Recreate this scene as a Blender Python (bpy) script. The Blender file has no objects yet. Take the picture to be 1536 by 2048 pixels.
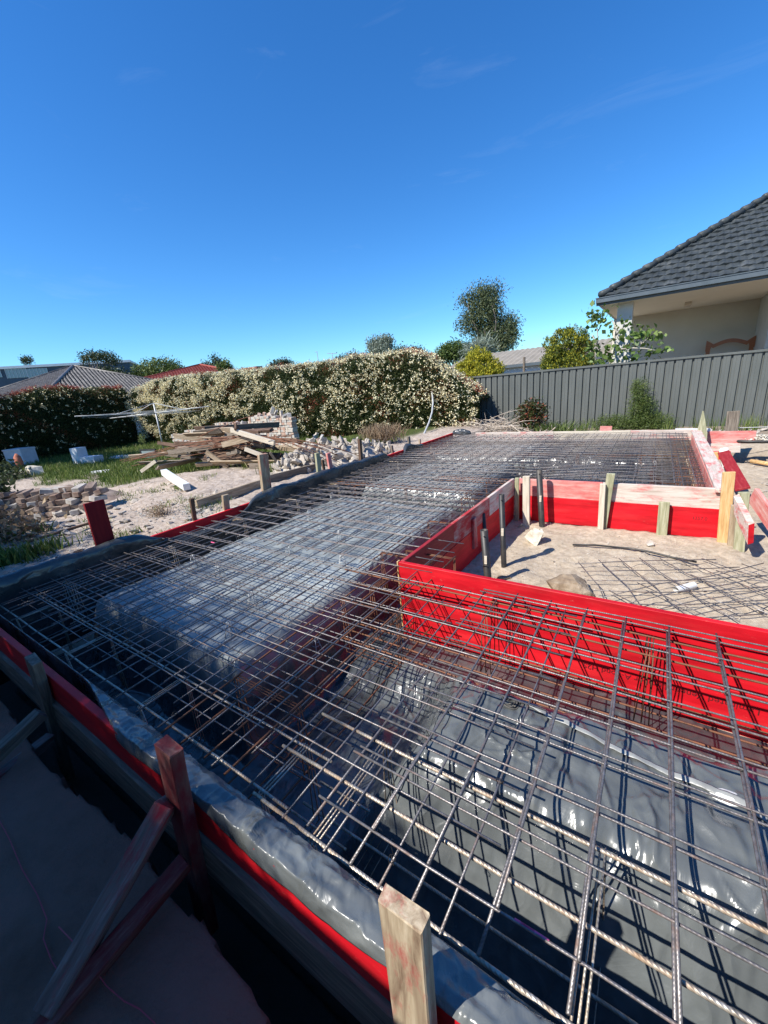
import bpy, math, random
import numpy as np
from mathutils import Matrix, Vector
random.seed(7); RNG = np.random.default_rng(11)
SC = bpy.context.scene
C = SC.collection
# ------------------------------------------------------------------ camera, sky, sun, exposure
H = 1.37                                  # eye height above the rebar mesh (z = 0)
F_PX = 801.0
R3 = ((0.8343, -0.0943, 0.5432), (0.5445, 0.2959, -0.7849), (-0.0867, 0.9506, 0.2982))
RM = Matrix(R3)
cd = bpy.data.cameras.new('camera'); cam = bpy.data.objects.new('camera', cd); C.objects.link(cam)
cd.sensor_fit = 'HORIZONTAL'; cd.sensor_width = 36.0; cd.lens = 36.0 * F_PX / 1536.0
cd.clip_start = 0.02; cd.clip_end = 3000
cam.matrix_world = Matrix.Translation((0, 0, H)) @ RM.to_4x4()
SC.camera = cam
SUN_EL, SUN_X, SUN_Y = 46.3, -0.35, -0.64     # direction to the sun (behind, to the left)
w = bpy.data.worlds.new('World'); SC.world = w; w.use_nodes = True
nt = w.node_tree; bg = nt.nodes['Background']
sky = nt.nodes.new('ShaderNodeTexSky'); sky.sky_type = 'NISHITA'; sky.sun_disc = False
sky.sun_elevation = math.radians(SUN_EL); sky.sun_rotation = math.atan2(SUN_X, SUN_Y)
sky.altitude = 0; sky.air_density = 1.0; sky.dust_density = 0.15; sky.ozone_density = 2.2
hs = nt.nodes.new('ShaderNodeHueSaturation'); hs.inputs['Saturation'].default_value = 1.28
tint = nt.nodes.new('ShaderNodeMix'); tint.data_type = 'RGBA'; tint.blend_type = 'MULTIPLY'; tint.inputs[0].default_value = 1.0; tint.inputs[7].default_value = (0.70, 1.11, 1.44, 1)
tc = nt.nodes.new('ShaderNodeTexCoord'); mpw = nt.nodes.new('ShaderNodeMapping'); mpw.inputs['Scale'].default_value = (2.0, 2.6, 9.0); nz = nt.nodes.new('ShaderNodeTexNoise'); nz.inputs['Scale'].default_value = 1.6; nz.inputs['Detail'].default_value = 9; nz.inputs['Roughness'].default_value = .62; nz.inputs['Distortion'].default_value = .9
nt.links.new(tc.outputs['Generated'], mpw.inputs[0]); nt.links.new(mpw.outputs[0], nz.inputs['Vector']); rw = nt.nodes.new('ShaderNodeValToRGB'); rw.color_ramp.elements[0].position = .6; rw.color_ramp.elements[1].position = .92; rw.color_ramp.elements[1].color = (.09, .09, .09, 1); nt.links.new(nz.outputs[0], rw.inputs[0])
nt.links.new(sky.outputs[0], hs.inputs['Color']); nt.links.new(hs.outputs[0], tint.inputs[6]); cl = nt.nodes.new('ShaderNodeMix'); cl.data_type = 'RGBA'; nt.links.new(rw.outputs[0], cl.inputs[0]); nt.links.new(tint.outputs[2], cl.inputs[6]); cl.inputs[7].default_value = (7, 8, 9, 1); nt.links.new(cl.outputs[2], bg.inputs[0])
bg.inputs[1].default_value = 0.092
ld = bpy.data.lights.new('sun', 'SUN'); ld.energy = 4.9; ld.angle = math.radians(0.5); ld.color = (1.0, 0.95, 0.87)
sun = bpy.data.objects.new('sun', ld); C.objects.link(sun)
hn = math.hypot(SUN_X, SUN_Y); ce = math.cos(math.radians(SUN_EL))
SD = Vector((SUN_X / hn * ce, SUN_Y / hn * ce, math.sin(math.radians(SUN_EL))))
sun.rotation_euler = SD.to_track_quat('Z', 'Y').to_euler(); sun.location = (0, 0, 30)
SC.view_settings.view_transform = 'Standard'; SC.view_settings.look = 'None'
SC.view_settings.exposure = 0.62; SC.view_settings.gamma = 1.0
SC.cycles.max_bounces = 6; SC.cycles.diffuse_bounces = 3; SC.cycles.glossy_bounces = 3

# ------------------------------------------------------------------ pixel helpers (photo pixels, 1536 x 2048)
RN = np.array(R3)
def ray(x, y): return RN @ np.array([x - 768.0, 1024.0 - y, -F_PX])
def G(x, y, z=0.0):
    d = ray(x, y); t = (z - H) / d[2]; return Vector((d[0] * t, d[1] * t, z))
def PY(x, y, Y):
    d = ray(x, y); t = Y / d[1]; return Vector((d[0] * t, Y, H + d[2] * t))
def PX(x, y, X):
    d = ray(x, y); t = X / d[0]; return Vector((X, d[1] * t, H + d[2] * t))
def PD(x, y, D):                       # at camera depth D
    d = ray(x, y) * (D / F_PX); return Vector((d[0], d[1], H + d[2]))
def PV(p, y):                          # the point on the vertical through p that shows at pixel row y
    lo, hi = -3.0, 20.0
    for _ in range(50):
        m = (lo + hi) / 2
        c = RN.T @ np.array([p[0], p[1], m - H]); v = 1024 - F_PX * c[1] / -c[2]
        if v > y: lo = m
        else: hi = m
    return Vector((p[0], p[1], lo))

# ------------------------------------------------------------------ noise
_perm = np.random.default_rng(3).permutation(256); _perm = np.concatenate([_perm, _perm, _perm])
_gr = np.random.default_rng(4).uniform(0, 2 * np.pi, 256); _gx = np.cos(_gr); _gy = np.sin(_gr)
def perlin(x, y):
    x = np.asarray(x, float); y = np.asarray(y, float)
    xi = np.floor(x).astype(int); yi = np.floor(y).astype(int); fx = x - xi; fy = y - yi
    u = fx * fx * fx * (fx * (fx * 6 - 15) + 10); v = fy * fy * fy * (fy * (fy * 6 - 15) + 10)
    def g(ix, iy, dx, dy):
        h = _perm[(_perm[ix & 255] + iy) & 255]; return _gx[h] * dx + _gy[h] * dy
    a = g(xi, yi, fx, fy); b = g(xi + 1, yi, fx - 1, fy); c = g(xi, yi + 1, fx, fy - 1); d = g(xi + 1, yi + 1, fx - 1, fy - 1)
    return (a * (1 - u) + b * u) * (1 - v) + (c * (1 - u) + d * u) * v
def fbm(x, y, o=4):
    s = 0; a = 1.0
    for i in range(o): s = s + a * perlin(x * 2 ** i + 17.3 * i, y * 2 ** i - 9.1 * i); a *= 0.5
    return s
def ridged(x, y, o=3):
    s = 0; a = 1.0
    for i in range(o): s = s + a * (1 - np.abs(perlin(x * 2 ** i + 7.7 * i, y * 2 ** i + 3.3 * i)) * 2.6); a *= 0.5
    return s
def sst(a, b, x):
    t = np.clip((x - a) / (b - a), 0, 1); return t * t * (3 - 2 * t)

# ------------------------------------------------------------------ object helpers
def tag(o, label=None, cat=None, group=None, kind=None):
    if label: o['label'] = label
    if cat: o['category'] = cat
    if group: o['group'] = group
    if kind: o['kind'] = kind
    return o
def empty(name, loc=(0, 0, 0), rz=0.0):
    o = bpy.data.objects.new(name, None); C.objects.link(o); o.location = loc; o.rotation_euler = (0, 0, rz); return o
def link(name, me, parent=None, mw=None):
    o = bpy.data.objects.new(name, me); C.objects.link(o)
    if parent is not None: o.parent = parent
    if mw is not None: o.matrix_basis = mw if parent is None else pmat(parent).inverted() @ mw
    return o
def pmat(o):
    return Matrix.LocRotScale(o.location, o.rotation_euler, o.scale) if o.type == 'EMPTY' and not o.get('_m') else o.matrix_basis
class MB:
    def __init__(s): s.v = []; s.f = []; s.n = 0
    def add(s, vs, fs):
        s.v.extend([tuple(p) for p in vs]); s.f.extend([tuple(i + s.n for i in f) for f in fs]); s.n += len(vs); return s
    def box(s, a, b):
        (x0, y0, z0), (x1, y1, z1) = a, b
        return s.add([(x0, y0, z0), (x1, y0, z0), (x1, y1, z0), (x0, y1, z0), (x0, y0, z1), (x1, y0, z1), (x1, y1, z1), (x0, y1, z1)],
                     [(0, 3, 2, 1), (4, 5, 6, 7), (0, 1, 5, 4), (1, 2, 6, 5), (2, 3, 7, 6), (3, 0, 4, 7)])
    def hexa(s, P):                     # 8 points: bottom ring then top ring
        return s.add(P, [(0, 3, 2, 1), (4, 5, 6, 7), (0, 1, 5, 4), (1, 2, 6, 5), (2, 3, 7, 6), (3, 0, 4, 7)])
    def tube(s, pts, rad, n=6, caps=True):
        pts = [Vector(p) for p in pts]; m = len(pts)
        rr = rad if hasattr(rad, '__len__') else [rad] * m
        t0 = (pts[1] - pts[0]).normalized(); up = Vector((0, 0, 1)) if abs(t0.z) < 0.9 else Vector((1, 0, 0))
        a = t0.cross(up).normalized(); V = []
        for i, p in enumerate(pts):
            t = (pts[min(i + 1, m - 1)] - pts[max(i - 1, 0)]).normalized()
            a = (a - t * a.dot(t)).normalized(); b = t.cross(a)
            for k in range(n):
                an = 2 * math.pi * k / n; V.append(p + (a * math.cos(an) + b * math.sin(an)) * rr[i])
        Fc = [(i * n + k, i * n + (k + 1) % n, (i + 1) * n + (k + 1) % n, (i + 1) * n + k) for i in range(m - 1) for k in range(n)]
        if caps: Fc += [tuple(range(n - 1, -1, -1)), tuple(range((m - 1) * n, m * n))]
        return s.add(V, Fc)
    def mesh(s, name, m, smooth=False):
        me = bpy.data.meshes.new(name); me.from_pydata(s.v, [], s.f)
        if isinstance(m, (list, tuple)):
            for q in m: me.materials.append(q)
        else: me.materials.append(m)
        if smooth: me.shade_smooth()
        me.update(); return me
    def build(s, name, m, parent=None, mw=None, smooth=False):
        return link(name, s.mesh(name, m, smooth), parent, mw)
def world_child(o, parent):            # put o (built in world coordinates) under parent
    o.parent = parent; o.matrix_basis = pmat(parent).inverted() @ o.matrix_basis; return o
def copy_tree(o, parent=None):
    c = o.copy(); C.objects.link(c); c.parent = parent
    for ch in [q for q in bpy.data.objects if q.parent == o]: copy_tree(ch, c)
    return c
def npmesh(name, V, Fq, m, rnd=None, smooth=False, k=4):
    me = bpy.data.meshes.new(name); V = np.asarray(V, np.float32); Fq = np.asarray(Fq, np.int32)
    me.vertices.add(len(V)); me.vertices.foreach_set('co', V.ravel())
    me.loops.add(Fq.size); me.loops.foreach_set('vertex_index', Fq.ravel())
    me.polygons.add(len(Fq)); me.polygons.foreach_set('loop_start', np.arange(0, Fq.size, Fq.shape[1], dtype=np.int32))
    me.update(calc_edges=True); me.validate()
    if smooth: me.polygons.foreach_set('use_smooth', np.ones(len(Fq), bool))
    if rnd is not None:
        at = me.attributes.new('rnd', 'FLOAT', 'FACE'); at.data.foreach_set('value', np.asarray(rnd, np.float32))
    for q in (m if isinstance(m, (list, tuple)) else [m]): me.materials.append(q)
    return me
def grid(name, X, Y, Z, m, keep=None, attr=None, parent=None, smooth=True):
    ny, nx = X.shape; V = np.stack([X, Y, Z], -1).reshape(-1, 3)
    i = np.arange(ny * nx).reshape(ny, nx)
    Fq = np.stack([i[:-1, :-1], i[:-1, 1:], i[1:, 1:], i[1:, :-1]], -1)
    if keep is not None: Fq = Fq[keep]
    Fq = Fq.reshape(-1, 4)
    used = np.unique(Fq); mp = -np.ones(ny * nx, int); mp[used] = np.arange(len(used))
    me = npmesh(name, V[used], mp[Fq], m, smooth=smooth)
    if attr is not None:
        for nm, A in attr.items():
            at = me.attributes.new(nm, 'FLOAT', 'POINT'); at.data.foreach_set('value', A.reshape(-1)[used].astype(np.float32))
    return link(name, me, parent)

# ------------------------------------------------------------------ materials
def newmat(name):
    m = bpy.data.materials.new(name); m.use_nodes = True; nt = m.node_tree
    return m, nt, nt.nodes['Principled BSDF']
def N(nt, t, **kw):
    n = nt.nodes.new('ShaderNode' + t)
    for k, v in kw.items():
        if k in n.inputs: n.inputs[k].default_value = v
        else: setattr(n, k, v)
    return n
def coords(nt, sc=(1, 1, 1), kind='Object'):
    tc = N(nt, 'TexCoord'); mp = N(nt, 'Mapping'); mp.inputs['Scale'].default_value = sc
    nt.links.new(tc.outputs[kind], mp.inputs[0]); return mp.outputs[0]
def ramp(nt, src, stops):
    r = N(nt, 'ValToRGB'); cr = r.color_ramp
    while len(cr.elements) > 1: cr.elements.remove(cr.elements[0])
    for i, (p, c) in enumerate(stops):
        e = cr.elements[0] if i == 0 else cr.elements.new(p)
        e.position = p; e.color = (*c, 1) if len(c) == 3 else c
    nt.links.new(src, r.inputs[0]); return r.outputs[0]
def bumpn(nt, b, src, strength=0.4, dist=0.01, prev=None):
    n = N(nt, 'Bump', Strength=strength, Distance=dist); nt.links.new(src, n.inputs['Height'])
    if prev is not None: nt.links.new(prev, n.inputs['Normal'])
    nt.links.new(n.outputs[0], b.inputs['Normal']); return n.outputs[0]
def noise(nt, vec, scale, detail=6, rough=0.6, dist=0.0, typ=None):
    n = N(nt, 'TexNoise', Scale=scale, Detail=detail, Roughness=rough, Distortion=dist)
    if typ: n.noise_type = typ
    nt.links.new(vec, n.inputs['Vector']); return n.outputs[0]
def mixc(nt, fac, a, b):
    m = N(nt, 'Mix', data_type='RGBA')
    if isinstance(fac, float): m.inputs[0].default_value = fac
    else: nt.links.new(fac, m.inputs[0])
    for s, i in ((a, 6), (b, 7)):
        if isinstance(s, tuple): m.inputs[i].default_value = (*s, 1)
        else: nt.links.new(s, m.inputs[i])
    return m.outputs[2]
def simple(name, stops, scale=8, rough=0.6, sc=(1, 1, 1), bump=0.3, bscale=None, dist=0.004, metal=0.0, kind='Object', detail=6, spec=0.5):
    m, nt, b = newmat(name); v = coords(nt, sc, kind); f = noise(nt, v, scale, detail)
    nt.links.new(ramp(nt, f, stops), b.inputs['Base Color'])
    b.inputs['Roughness'].default_value = rough; b.inputs['Metallic'].default_value = metal; b.inputs['Specular IOR Level'].default_value = spec
    if bump: bumpn(nt, b, noise(nt, v, bscale or scale * 3, detail), bump, dist)
    return m
def woodmat(name, cols, paint=None, pf=(0.45, 0.6), rough=0.8):
    # board material: local X runs along the board
    m, nt, b = newmat(name); v = coords(nt, (1.2, 14, 14)); v2 = coords(nt, (1.6, 5, 5))
    oi = N(nt, 'ObjectInfo'); ad = N(nt, 'VectorMath', operation='ADD'); sc = N(nt, 'VectorMath', operation='SCALE')
    sc.inputs['Scale'].default_value = 1.0
    cb = N(nt, 'CombineXYZ'); mu = N(nt, 'Math', operation='MULTIPLY'); mu.inputs[1].default_value = 37.0
    nt.links.new(oi.outputs['Random'], mu.inputs[0]); nt.links.new(mu.outputs[0], cb.inputs[0]); nt.links.new(mu.outputs[0], cb.inputs[1])
    nt.links.new(v, ad.inputs[0]); nt.links.new(cb.outputs[0], ad.inputs[1]); vv = ad.outputs[0]
    g = noise(nt, vv, 3.0, 8, 0.65, 0.6)
    col = ramp(nt, g, [(0.3, cols[0]), (0.52, cols[1]), (0.72, cols[2])])
    if paint:
        ad2 = N(nt, 'VectorMath', operation='ADD'); nt.links.new(v2, ad2.inputs[0]); nt.links.new(cb.outputs[0], ad2.inputs[1])
        p = noise(nt, ad2.outputs[0], 2.2, 9, 0.72)
        pm = ramp(nt, p, [(pf[0], (0, 0, 0)), (pf[1], (1, 1, 1))]); col = mixc(nt, pm, col, paint)
    nt.links.new(col, b.inputs['Base Color']); b.inputs['Roughness'].default_value = rough; b.inputs['Specular IOR Level'].default_value = 0.3
    bumpn(nt, b, g, 0.5, 0.004)
    return m
M = {}
M['wood'] = woodmat('weathered_timber', [(0.16, 0.11, 0.07), (0.36, 0.28, 0.19), (0.5, 0.42, 0.32)])
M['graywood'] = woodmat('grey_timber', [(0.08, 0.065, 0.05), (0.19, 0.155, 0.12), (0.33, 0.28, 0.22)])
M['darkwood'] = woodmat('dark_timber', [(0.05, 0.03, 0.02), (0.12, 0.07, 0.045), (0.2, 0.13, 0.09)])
M['treated'] = woodmat('treated_timber', [(0.2, 0.2, 0.11), (0.36, 0.35, 0.22), (0.52, 0.5, 0.36)])
M['yellow'] = woodmat('fresh_pine', [(0.4, 0.22, 0.08), (0.62, 0.4, 0.18), (0.7, 0.53, 0.31)])
M['palewood'] = woodmat('pale_timber', [(0.42, 0.36, 0.27), (0.6, 0.53, 0.42), (0.72, 0.66, 0.55)])
M['faded'] = woodmat('faded_formply', [(0.4, 0.32, 0.26), (0.58, 0.5, 0.43), (0.7, 0.62, 0.55)], (0.6, 0.09, 0.09), (0.5, 0.68))
M['pink'] = woodmat('pink_faded_formply', [(0.55, 0.2, 0.17), (0.6, 0.3, 0.26), (0.7, 0.48, 0.42)], (0.55, 0.06, 0.06), (0.42, 0.72))
M['wornred'] = woodmat('worn_red_timber', [(0.1, 0.065, 0.055), (0.19, 0.14, 0.12), (0.32, 0.26, 0.23)], (0.3, 0.02, 0.03), (0.47, 0.64))
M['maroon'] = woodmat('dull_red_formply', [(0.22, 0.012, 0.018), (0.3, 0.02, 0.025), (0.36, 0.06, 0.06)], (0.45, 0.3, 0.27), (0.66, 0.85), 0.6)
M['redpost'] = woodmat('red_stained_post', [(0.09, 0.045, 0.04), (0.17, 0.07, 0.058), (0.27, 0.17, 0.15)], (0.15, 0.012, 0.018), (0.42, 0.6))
M['shadedred'] = woodmat('shaded_red_formply', [(0.15, 0.005, 0.01), (0.2, 0.008, 0.012), (0.24, 0.014, 0.016)])  # red formply darkened in colour to stand for the board's shaded face
M['wornboard'] = woodmat('worn_formply', [(0.32, 0.2, 0.17), (0.45, 0.33, 0.29), (0.56, 0.46, 0.4)], (0.42, 0.03, 0.035), (0.36, 0.56))
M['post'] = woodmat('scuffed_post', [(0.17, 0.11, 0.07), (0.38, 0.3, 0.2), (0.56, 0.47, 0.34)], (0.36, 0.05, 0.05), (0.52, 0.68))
def redmat():
    m, nt, b = newmat('red_formply'); v = coords(nt, (1.0, 6, 6)); g = noise(nt, v, 2.5, 8, 0.6)
    col = ramp(nt, g, [(0.25, (0.52, 0.004, 0.012)), (0.5, (0.66, 0.01, 0.02)), (0.8, (0.78, 0.03, 0.035))])
    s = noise(nt, coords(nt, (3, 9, 9)), 5, 8, 0.75); sm = ramp(nt, s, [(0.62, (0, 0, 0)), (0.78, (.8, .8, .8))])
    lg = ramp(nt, noise(nt, coords(nt, (.9, 1, 5)), 1.7, 6, .6), [(0.35, (.62, .62, .62)), (0.6, (1, 1, 1))]); mm = N(nt, 'Mix', data_type='RGBA', blend_type='MULTIPLY'); mm.inputs[0].default_value = 1; nt.links.new(col, mm.inputs[6]); nt.links.new(lg, mm.inputs[7]); col = mm.outputs[2]
    nt.links.new(mixc(nt, sm, col, (0.66, 0.26, 0.2)), b.inputs['Base Color'])
    b.inputs['Roughness'].default_value = 0.55; b.inputs['Specular IOR Level'].default_value = 0.25; bumpn(nt, b, g, 0.35, 0.003); return m
M['red'] = redmat()
M['ink'] = simple('dark_red_ink', [(0.3, (0.09, 0.003, 0.006)), (0.7, (0.14, 0.006, 0.01))], 60, 0.7, bump=0)
def steel(name, c0, c1, rust, amt, ribs, bs=0.15):
    m, nt, b = newmat(name); v = coords(nt); oi = N(nt, 'ObjectInfo')
    ad = N(nt, 'VectorMath', operation='ADD'); cb = N(nt, 'CombineXYZ'); mu = N(nt, 'Math', operation='MULTIPLY'); mu.inputs[1].default_value = 50
    nt.links.new(oi.outputs['Random'], mu.inputs[0]); nt.links.new(mu.outputs[0], cb.inputs[0]); nt.links.new(v, ad.inputs[0]); nt.links.new(cb.outputs[0], ad.inputs[1])
    f = noise(nt, ad.outputs[0], 6, 8, 0.7); f2 = noise(nt, ad.outputs[0], 45, 4, 0.6)
    col = ramp(nt, f2, [(0.35, c0), (0.65, c1)]); rm = ramp(nt, f, [(amt[0], (0, 0, 0)), (amt[1], (1, 1, 1))])
    nt.links.new(mixc(nt, rm, col, rust), b.inputs['Base Color'])
    rr = ramp(nt, rm, [(0, (0.42,) * 3), (1, (0.8,) * 3)]); nt.links.new(rr, b.inputs['Roughness'])
    mt = ramp(nt, rm, [(0, (0.55,) * 3), (1, (0.1,) * 3)]); nt.links.new(mt, b.inputs['Metallic'])
    wv = N(nt, 'TexWave', Scale=ribs, Distortion=0.4); wv.wave_type = 'BANDS'; wv.bands_direction = 'DIAGONAL' ; nt.links.new(v, wv.inputs['Vector'])
    bumpn(nt, b, wv.outputs['Fac'], bs, 0.002); return m
M['steel'] = steel('mesh_steel', (0.13, 0.12, 0.12), (0.25, 0.235, 0.23), (0.16, 0.075, 0.045), (0.5, 0.7), 60)
M['ribbed'] = steel('ribbed_bar_steel', (0.33, 0.28, 0.22), (0.55, 0.5, 0.42), (0.32, 0.17, 0.07), (0.45, 0.72), 48, 0.45)
M['rust'] = steel('rusty_steel', (0.09, 0.05, 0.034), (0.16, 0.085, 0.05), (0.22, 0.085, 0.04), (0.35, 0.6), 60)
def plastic():
    m, nt, b = newmat('black_plastic_film'); v = coords(nt); w1 = noise(nt, v, 2.3, 3, 0.55)
    wv = N(nt, 'VectorMath', operation='MULTIPLY_ADD'); cb = N(nt, 'CombineXYZ'); nt.links.new(w1, cb.inputs[0]); nt.links.new(w1, cb.inputs[1]); wv.inputs[1].default_value = (0.5, 0.5, 0.5)
    nt.links.new(cb.outputs[0], wv.inputs[0]); nt.links.new(v, wv.inputs[2])
    def vor(sc_, mp):
        q = N(nt, 'Mapping'); q.inputs['Scale'].default_value = mp; nt.links.new(wv.outputs[0], q.inputs[0]); o = N(nt, 'TexVoronoi', Scale=sc_); o.feature = 'F1'; nt.links.new(q.outputs[0], o.inputs['Vector']); return o.outputs['Distance']
    a = vor(2.4, (1.9, 0.8, 1)); c = vor(6.5, (1.3, 0.7, 1)); e = noise(nt, v, 5, 4, 0.6, 1.5); q3 = N(nt, 'Mapping'); q3.inputs['Scale'].default_value = (1.5, .7, 1); nt.links.new(wv.outputs[0], q3.inputs[0]); g = noise(nt, q3.outputs[0], 7, 3, .5, .6, 'RIDGED_MULTIFRACTAL'); d = noise(nt, v, 1.3, 6, 0.7); du = noise(nt, v, 2.1, 10, 0.75)
    cc_ = ramp(nt, du, [(0.33, (0.035, 0.04, 0.044)), (0.55, (0.055, 0.06, 0.063)), (0.75, (0.14, 0.138, 0.13))]); at_ = N(nt, 'Attribute', attribute_name='sunlit_dust'); nt.links.new(mixc(nt, at_.outputs['Fac'], cc_, (0.33, 0.36, 0.35)), b.inputs['Base Color'])  # pale mix: dust together with sunlit brightness held in the colour
    nt.links.new(ramp(nt, d, [(0.3, (0.21,) * 3), (0.7, (0.33,) * 3)]), b.inputs['Roughness'])
    b.inputs['Specular IOR Level'].default_value = 0.62; b.inputs['Coat Weight'].default_value = 0.12; b.inputs['Coat Roughness'].default_value = 0.12
    n1 = bumpn(nt, b, a, 0.6, 0.06); n2 = bumpn(nt, b, c, 0.5, 0.02, n1); n3 = bumpn(nt, b, e, 0.25, 0.02, n2); bumpn(nt, b, g, 0.75, 0.016, n3); return m
M['plastic'] = plastic()
M['conc'] = simple('rough_concrete', [(0.3, (0.22, 0.18, 0.17)), (0.5, (0.3, 0.25, 0.24)), (0.7, (0.36, 0.31, 0.29))], 5, 0.95, bump=0.5, bscale=60, dist=0.004, spec=0.1)
M['brick'] = simple('old_brick', [(0.3, (0.3, 0.17, 0.13)), (0.5, (0.42, 0.36, 0.3)), (0.7, (0.62, 0.57, 0.5))], 5, 0.95, bump=0.5, bscale=30, dist=0.01, kind='Object', spec=0.1)
M['paverdark'] = simple('old_grey_brick', [(0.3, (0.14, 0.1, 0.085)), (0.5, (0.26, 0.2, 0.165)), (0.7, (0.4, 0.33, 0.27))], 5, 0.95, bump=0.5, bscale=30, dist=0.01, spec=0.1)
M['rubble'] = simple('broken_masonry', [(0.3, (0.3, 0.25, 0.21)), (0.5, (0.43, 0.38, 0.32)), (0.7, (0.58, 0.54, 0.47))], 6, 0.95, bump=0.6, bscale=25, dist=0.01, spec=0.1)
M['rock'] = simple('brown_rock', [(0.3, (0.15, 0.105, 0.07)), (0.5, (0.26, 0.2, 0.14)), (0.7, (0.4, 0.33, 0.25))], 9, 0.9, bump=0.8, bscale=22, dist=0.02, spec=0.15)
M['palerock'] = simple('pale_rock', [(0.3, (0.48, 0.42, 0.33)), (0.5, (0.66, 0.61, 0.5)), (0.7, (0.76, 0.72, 0.62))], 9, 0.9, bump=0.8, bscale=22, dist=0.02, spec=0.15)
M['white'] = simple('white_plastic', [(0.3, (0.62, 0.62, 0.6)), (0.7, (0.76, 0.76, 0.74))], 6, 0.4, bump=0)
M['foam'] = simple('white_foam', [(0.3, (0.5, 0.53, 0.56)), (0.7, (0.64, 0.66, 0.68))], 9, 0.9, bump=0.3, bscale=60)
M['blackpipe'] = simple('dusty_black_plastic', [(0.35, (0.014, 0.014, 0.015)), (0.6, (0.04, 0.035, 0.03)), (0.8, (0.16, 0.13, 0.1))], 7, 0.5, bump=0.1)
M['galv'] = simple('galvanised_steel', [(0.3, (0.42, 0.43, 0.42)), (0.7, (0.62, 0.62, 0.6))], 10, 0.5, bump=0, metal=0.3)
M['fence'] = simple('dark_grey_steel_sheet', [(0.3, (0.096, 0.105, 0.096)), (0.7, (0.125, 0.133, 0.122))], 3, 0.5, sc=(1, 1, 0.3), bump=0, spec=0.4)
def leafmat(name, stops, rough=0.5, trans=0.25):
    m, nt, b = newmat(name); a = N(nt, 'Attribute', attribute_name='rnd')
    col = ramp(nt, a.outputs['Fac'], stops); nt.links.new(col, b.inputs['Base Color']); b.inputs['Roughness'].default_value = rough
    b.inputs['Specular IOR Level'].default_value = 0.35
    if trans:
        tr = N(nt, 'BsdfTranslucent'); nt.links.new(col, tr.inputs[0]); mx = N(nt, 'MixShader'); mx.inputs[0].default_value = trans
        nt.links.new(b.outputs[0], mx.inputs[1]); nt.links.new(tr.outputs[0], mx.inputs[2]); nt.links.new(mx.outputs[0], nt.nodes['Material Output'].inputs[0])
    return m
M['hedge'] = leafmat('photinia_leaf', [(0, (0.018, 0.032, 0.01)), (0.55, (0.045, 0.065, 0.017)), (0.72, (0.1, 0.1, 0.03)), (0.84, (0.2, 0.07, 0.035)), (1, (0.3, 0.07, 0.04))])
M['redleaf'] = leafmat('red_new_leaf', [(0, (0.16, 0.035, 0.025)), (0.6, (0.34, 0.06, 0.04)), (1, (0.4, 0.14, 0.07))])
M['flower'] = leafmat('cream_blossom', [(0, (0.62, 0.46, 0.26)), (0.4, (0.84, 0.76, 0.45)), (1, (0.92, 0.88, 0.66))], 0.9, 0.1)
M['gum'] = leafmat('gum_leaf', [(0, (0.045, 0.065, 0.025)), (0.6, (0.11, 0.14, 0.06)), (1, (0.22, 0.24, 0.12))])
M['darkleaf'] = leafmat('dark_leaf', [(0, (0.02, 0.035, 0.015)), (0.6, (0.05, 0.075, 0.03)), (1, (0.1, 0.12, 0.05))])
M['green'] = leafmat('green_leaf', [(0, (0.04, 0.07, 0.015)), (0.6, (0.1, 0.15, 0.035)), (1, (0.2, 0.24, 0.07))])
M['silver'] = leafmat('silver_leaf', [(0, (0.14, 0.17, 0.12)), (0.6, (0.25, 0.29, 0.22)), (1, (0.38, 0.42, 0.34))])
M['golden'] = leafmat('golden_conifer', [(0, (0.08, 0.12, 0.012)), (0.45, (0.34, 0.34, 0.03)), (1, (0.72, 0.62, 0.06))], .6, .35)
M['fig'] = leafmat('fig_leaf', [(0, (0.05, 0.1, 0.02)), (0.6, (0.14, 0.22, 0.05)), (1, (0.28, 0.36, 0.12))], 0.5, 0.3)
M['grass'] = leafmat('grass_blade', [(0, (0.05, 0.085, 0.015)), (0.6, (0.13, 0.19, 0.035)), (0.9, (0.22, 0.27, 0.06)), (1, (0.4, 0.36, 0.18))], 0.6, 0.3)
M['dry'] = leafmat('dry_stalks', [(0, (0.16, 0.1, 0.06)), (0.6, (0.3, 0.21, 0.13)), (1, (0.42, 0.33, 0.22))], 0.9, 0.1)
M['bark'] = simple('bark', [(0.3, (0.12, 0.09, 0.07)), (0.7, (0.3, 0.26, 0.22))], 12, 0.95, sc=(1, 1, .3), bump=0.6, dist=0.02)
M['twig'] = simple('bare_branch', [(0.3, (0.3, 0.24, 0.18)), (0.7, (0.55, 0.48, 0.4))], 12, 0.95, bump=0.3)

# ------------------------------------------------------------------ ground
MX0, MX1, MY0, MY1 = -4.36, 0.60, 0.52, 9.75      # slab outline inside the formwork
def zground(x, y):
    x = np.asarray(x, float); y = np.asarray(y, float)
    right = -0.5 + 0 * x
    left = -0.10 - 0.40 * sst(-5.5, -13.0, x) + 0.18 * np.exp(-(((x + 8.0) / 2.2) ** 2 + ((y - 4.3) / 1.5) ** 2))
    z = np.where(x < MX0, left, right)
    z = z * 1.0
    # hollow beyond the back formwork on the right (dug trench)
    z = z - 0.55 * np.exp(-(((x - 1.75) / 0.45) ** 4 + ((y - 10.2) / 0.55) ** 4))
    z = z + 0.06 * sst(12.4, 13.6, y)
    # front: broken slab edge and trench in front of the formwork
    edge = 0.30 + 0.045 * fbm(x * 2.3, x * 0 + 3.3, 5) + 0.02 * perlin(x * 19, x * 0 + 1.0)
    slab = -0.25 + 0 * x
    fr = np.where(y < edge, slab, -0.85)
    z = np.where((y < 0.55) & (x > -5.2), fr, z)
    return z
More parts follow.
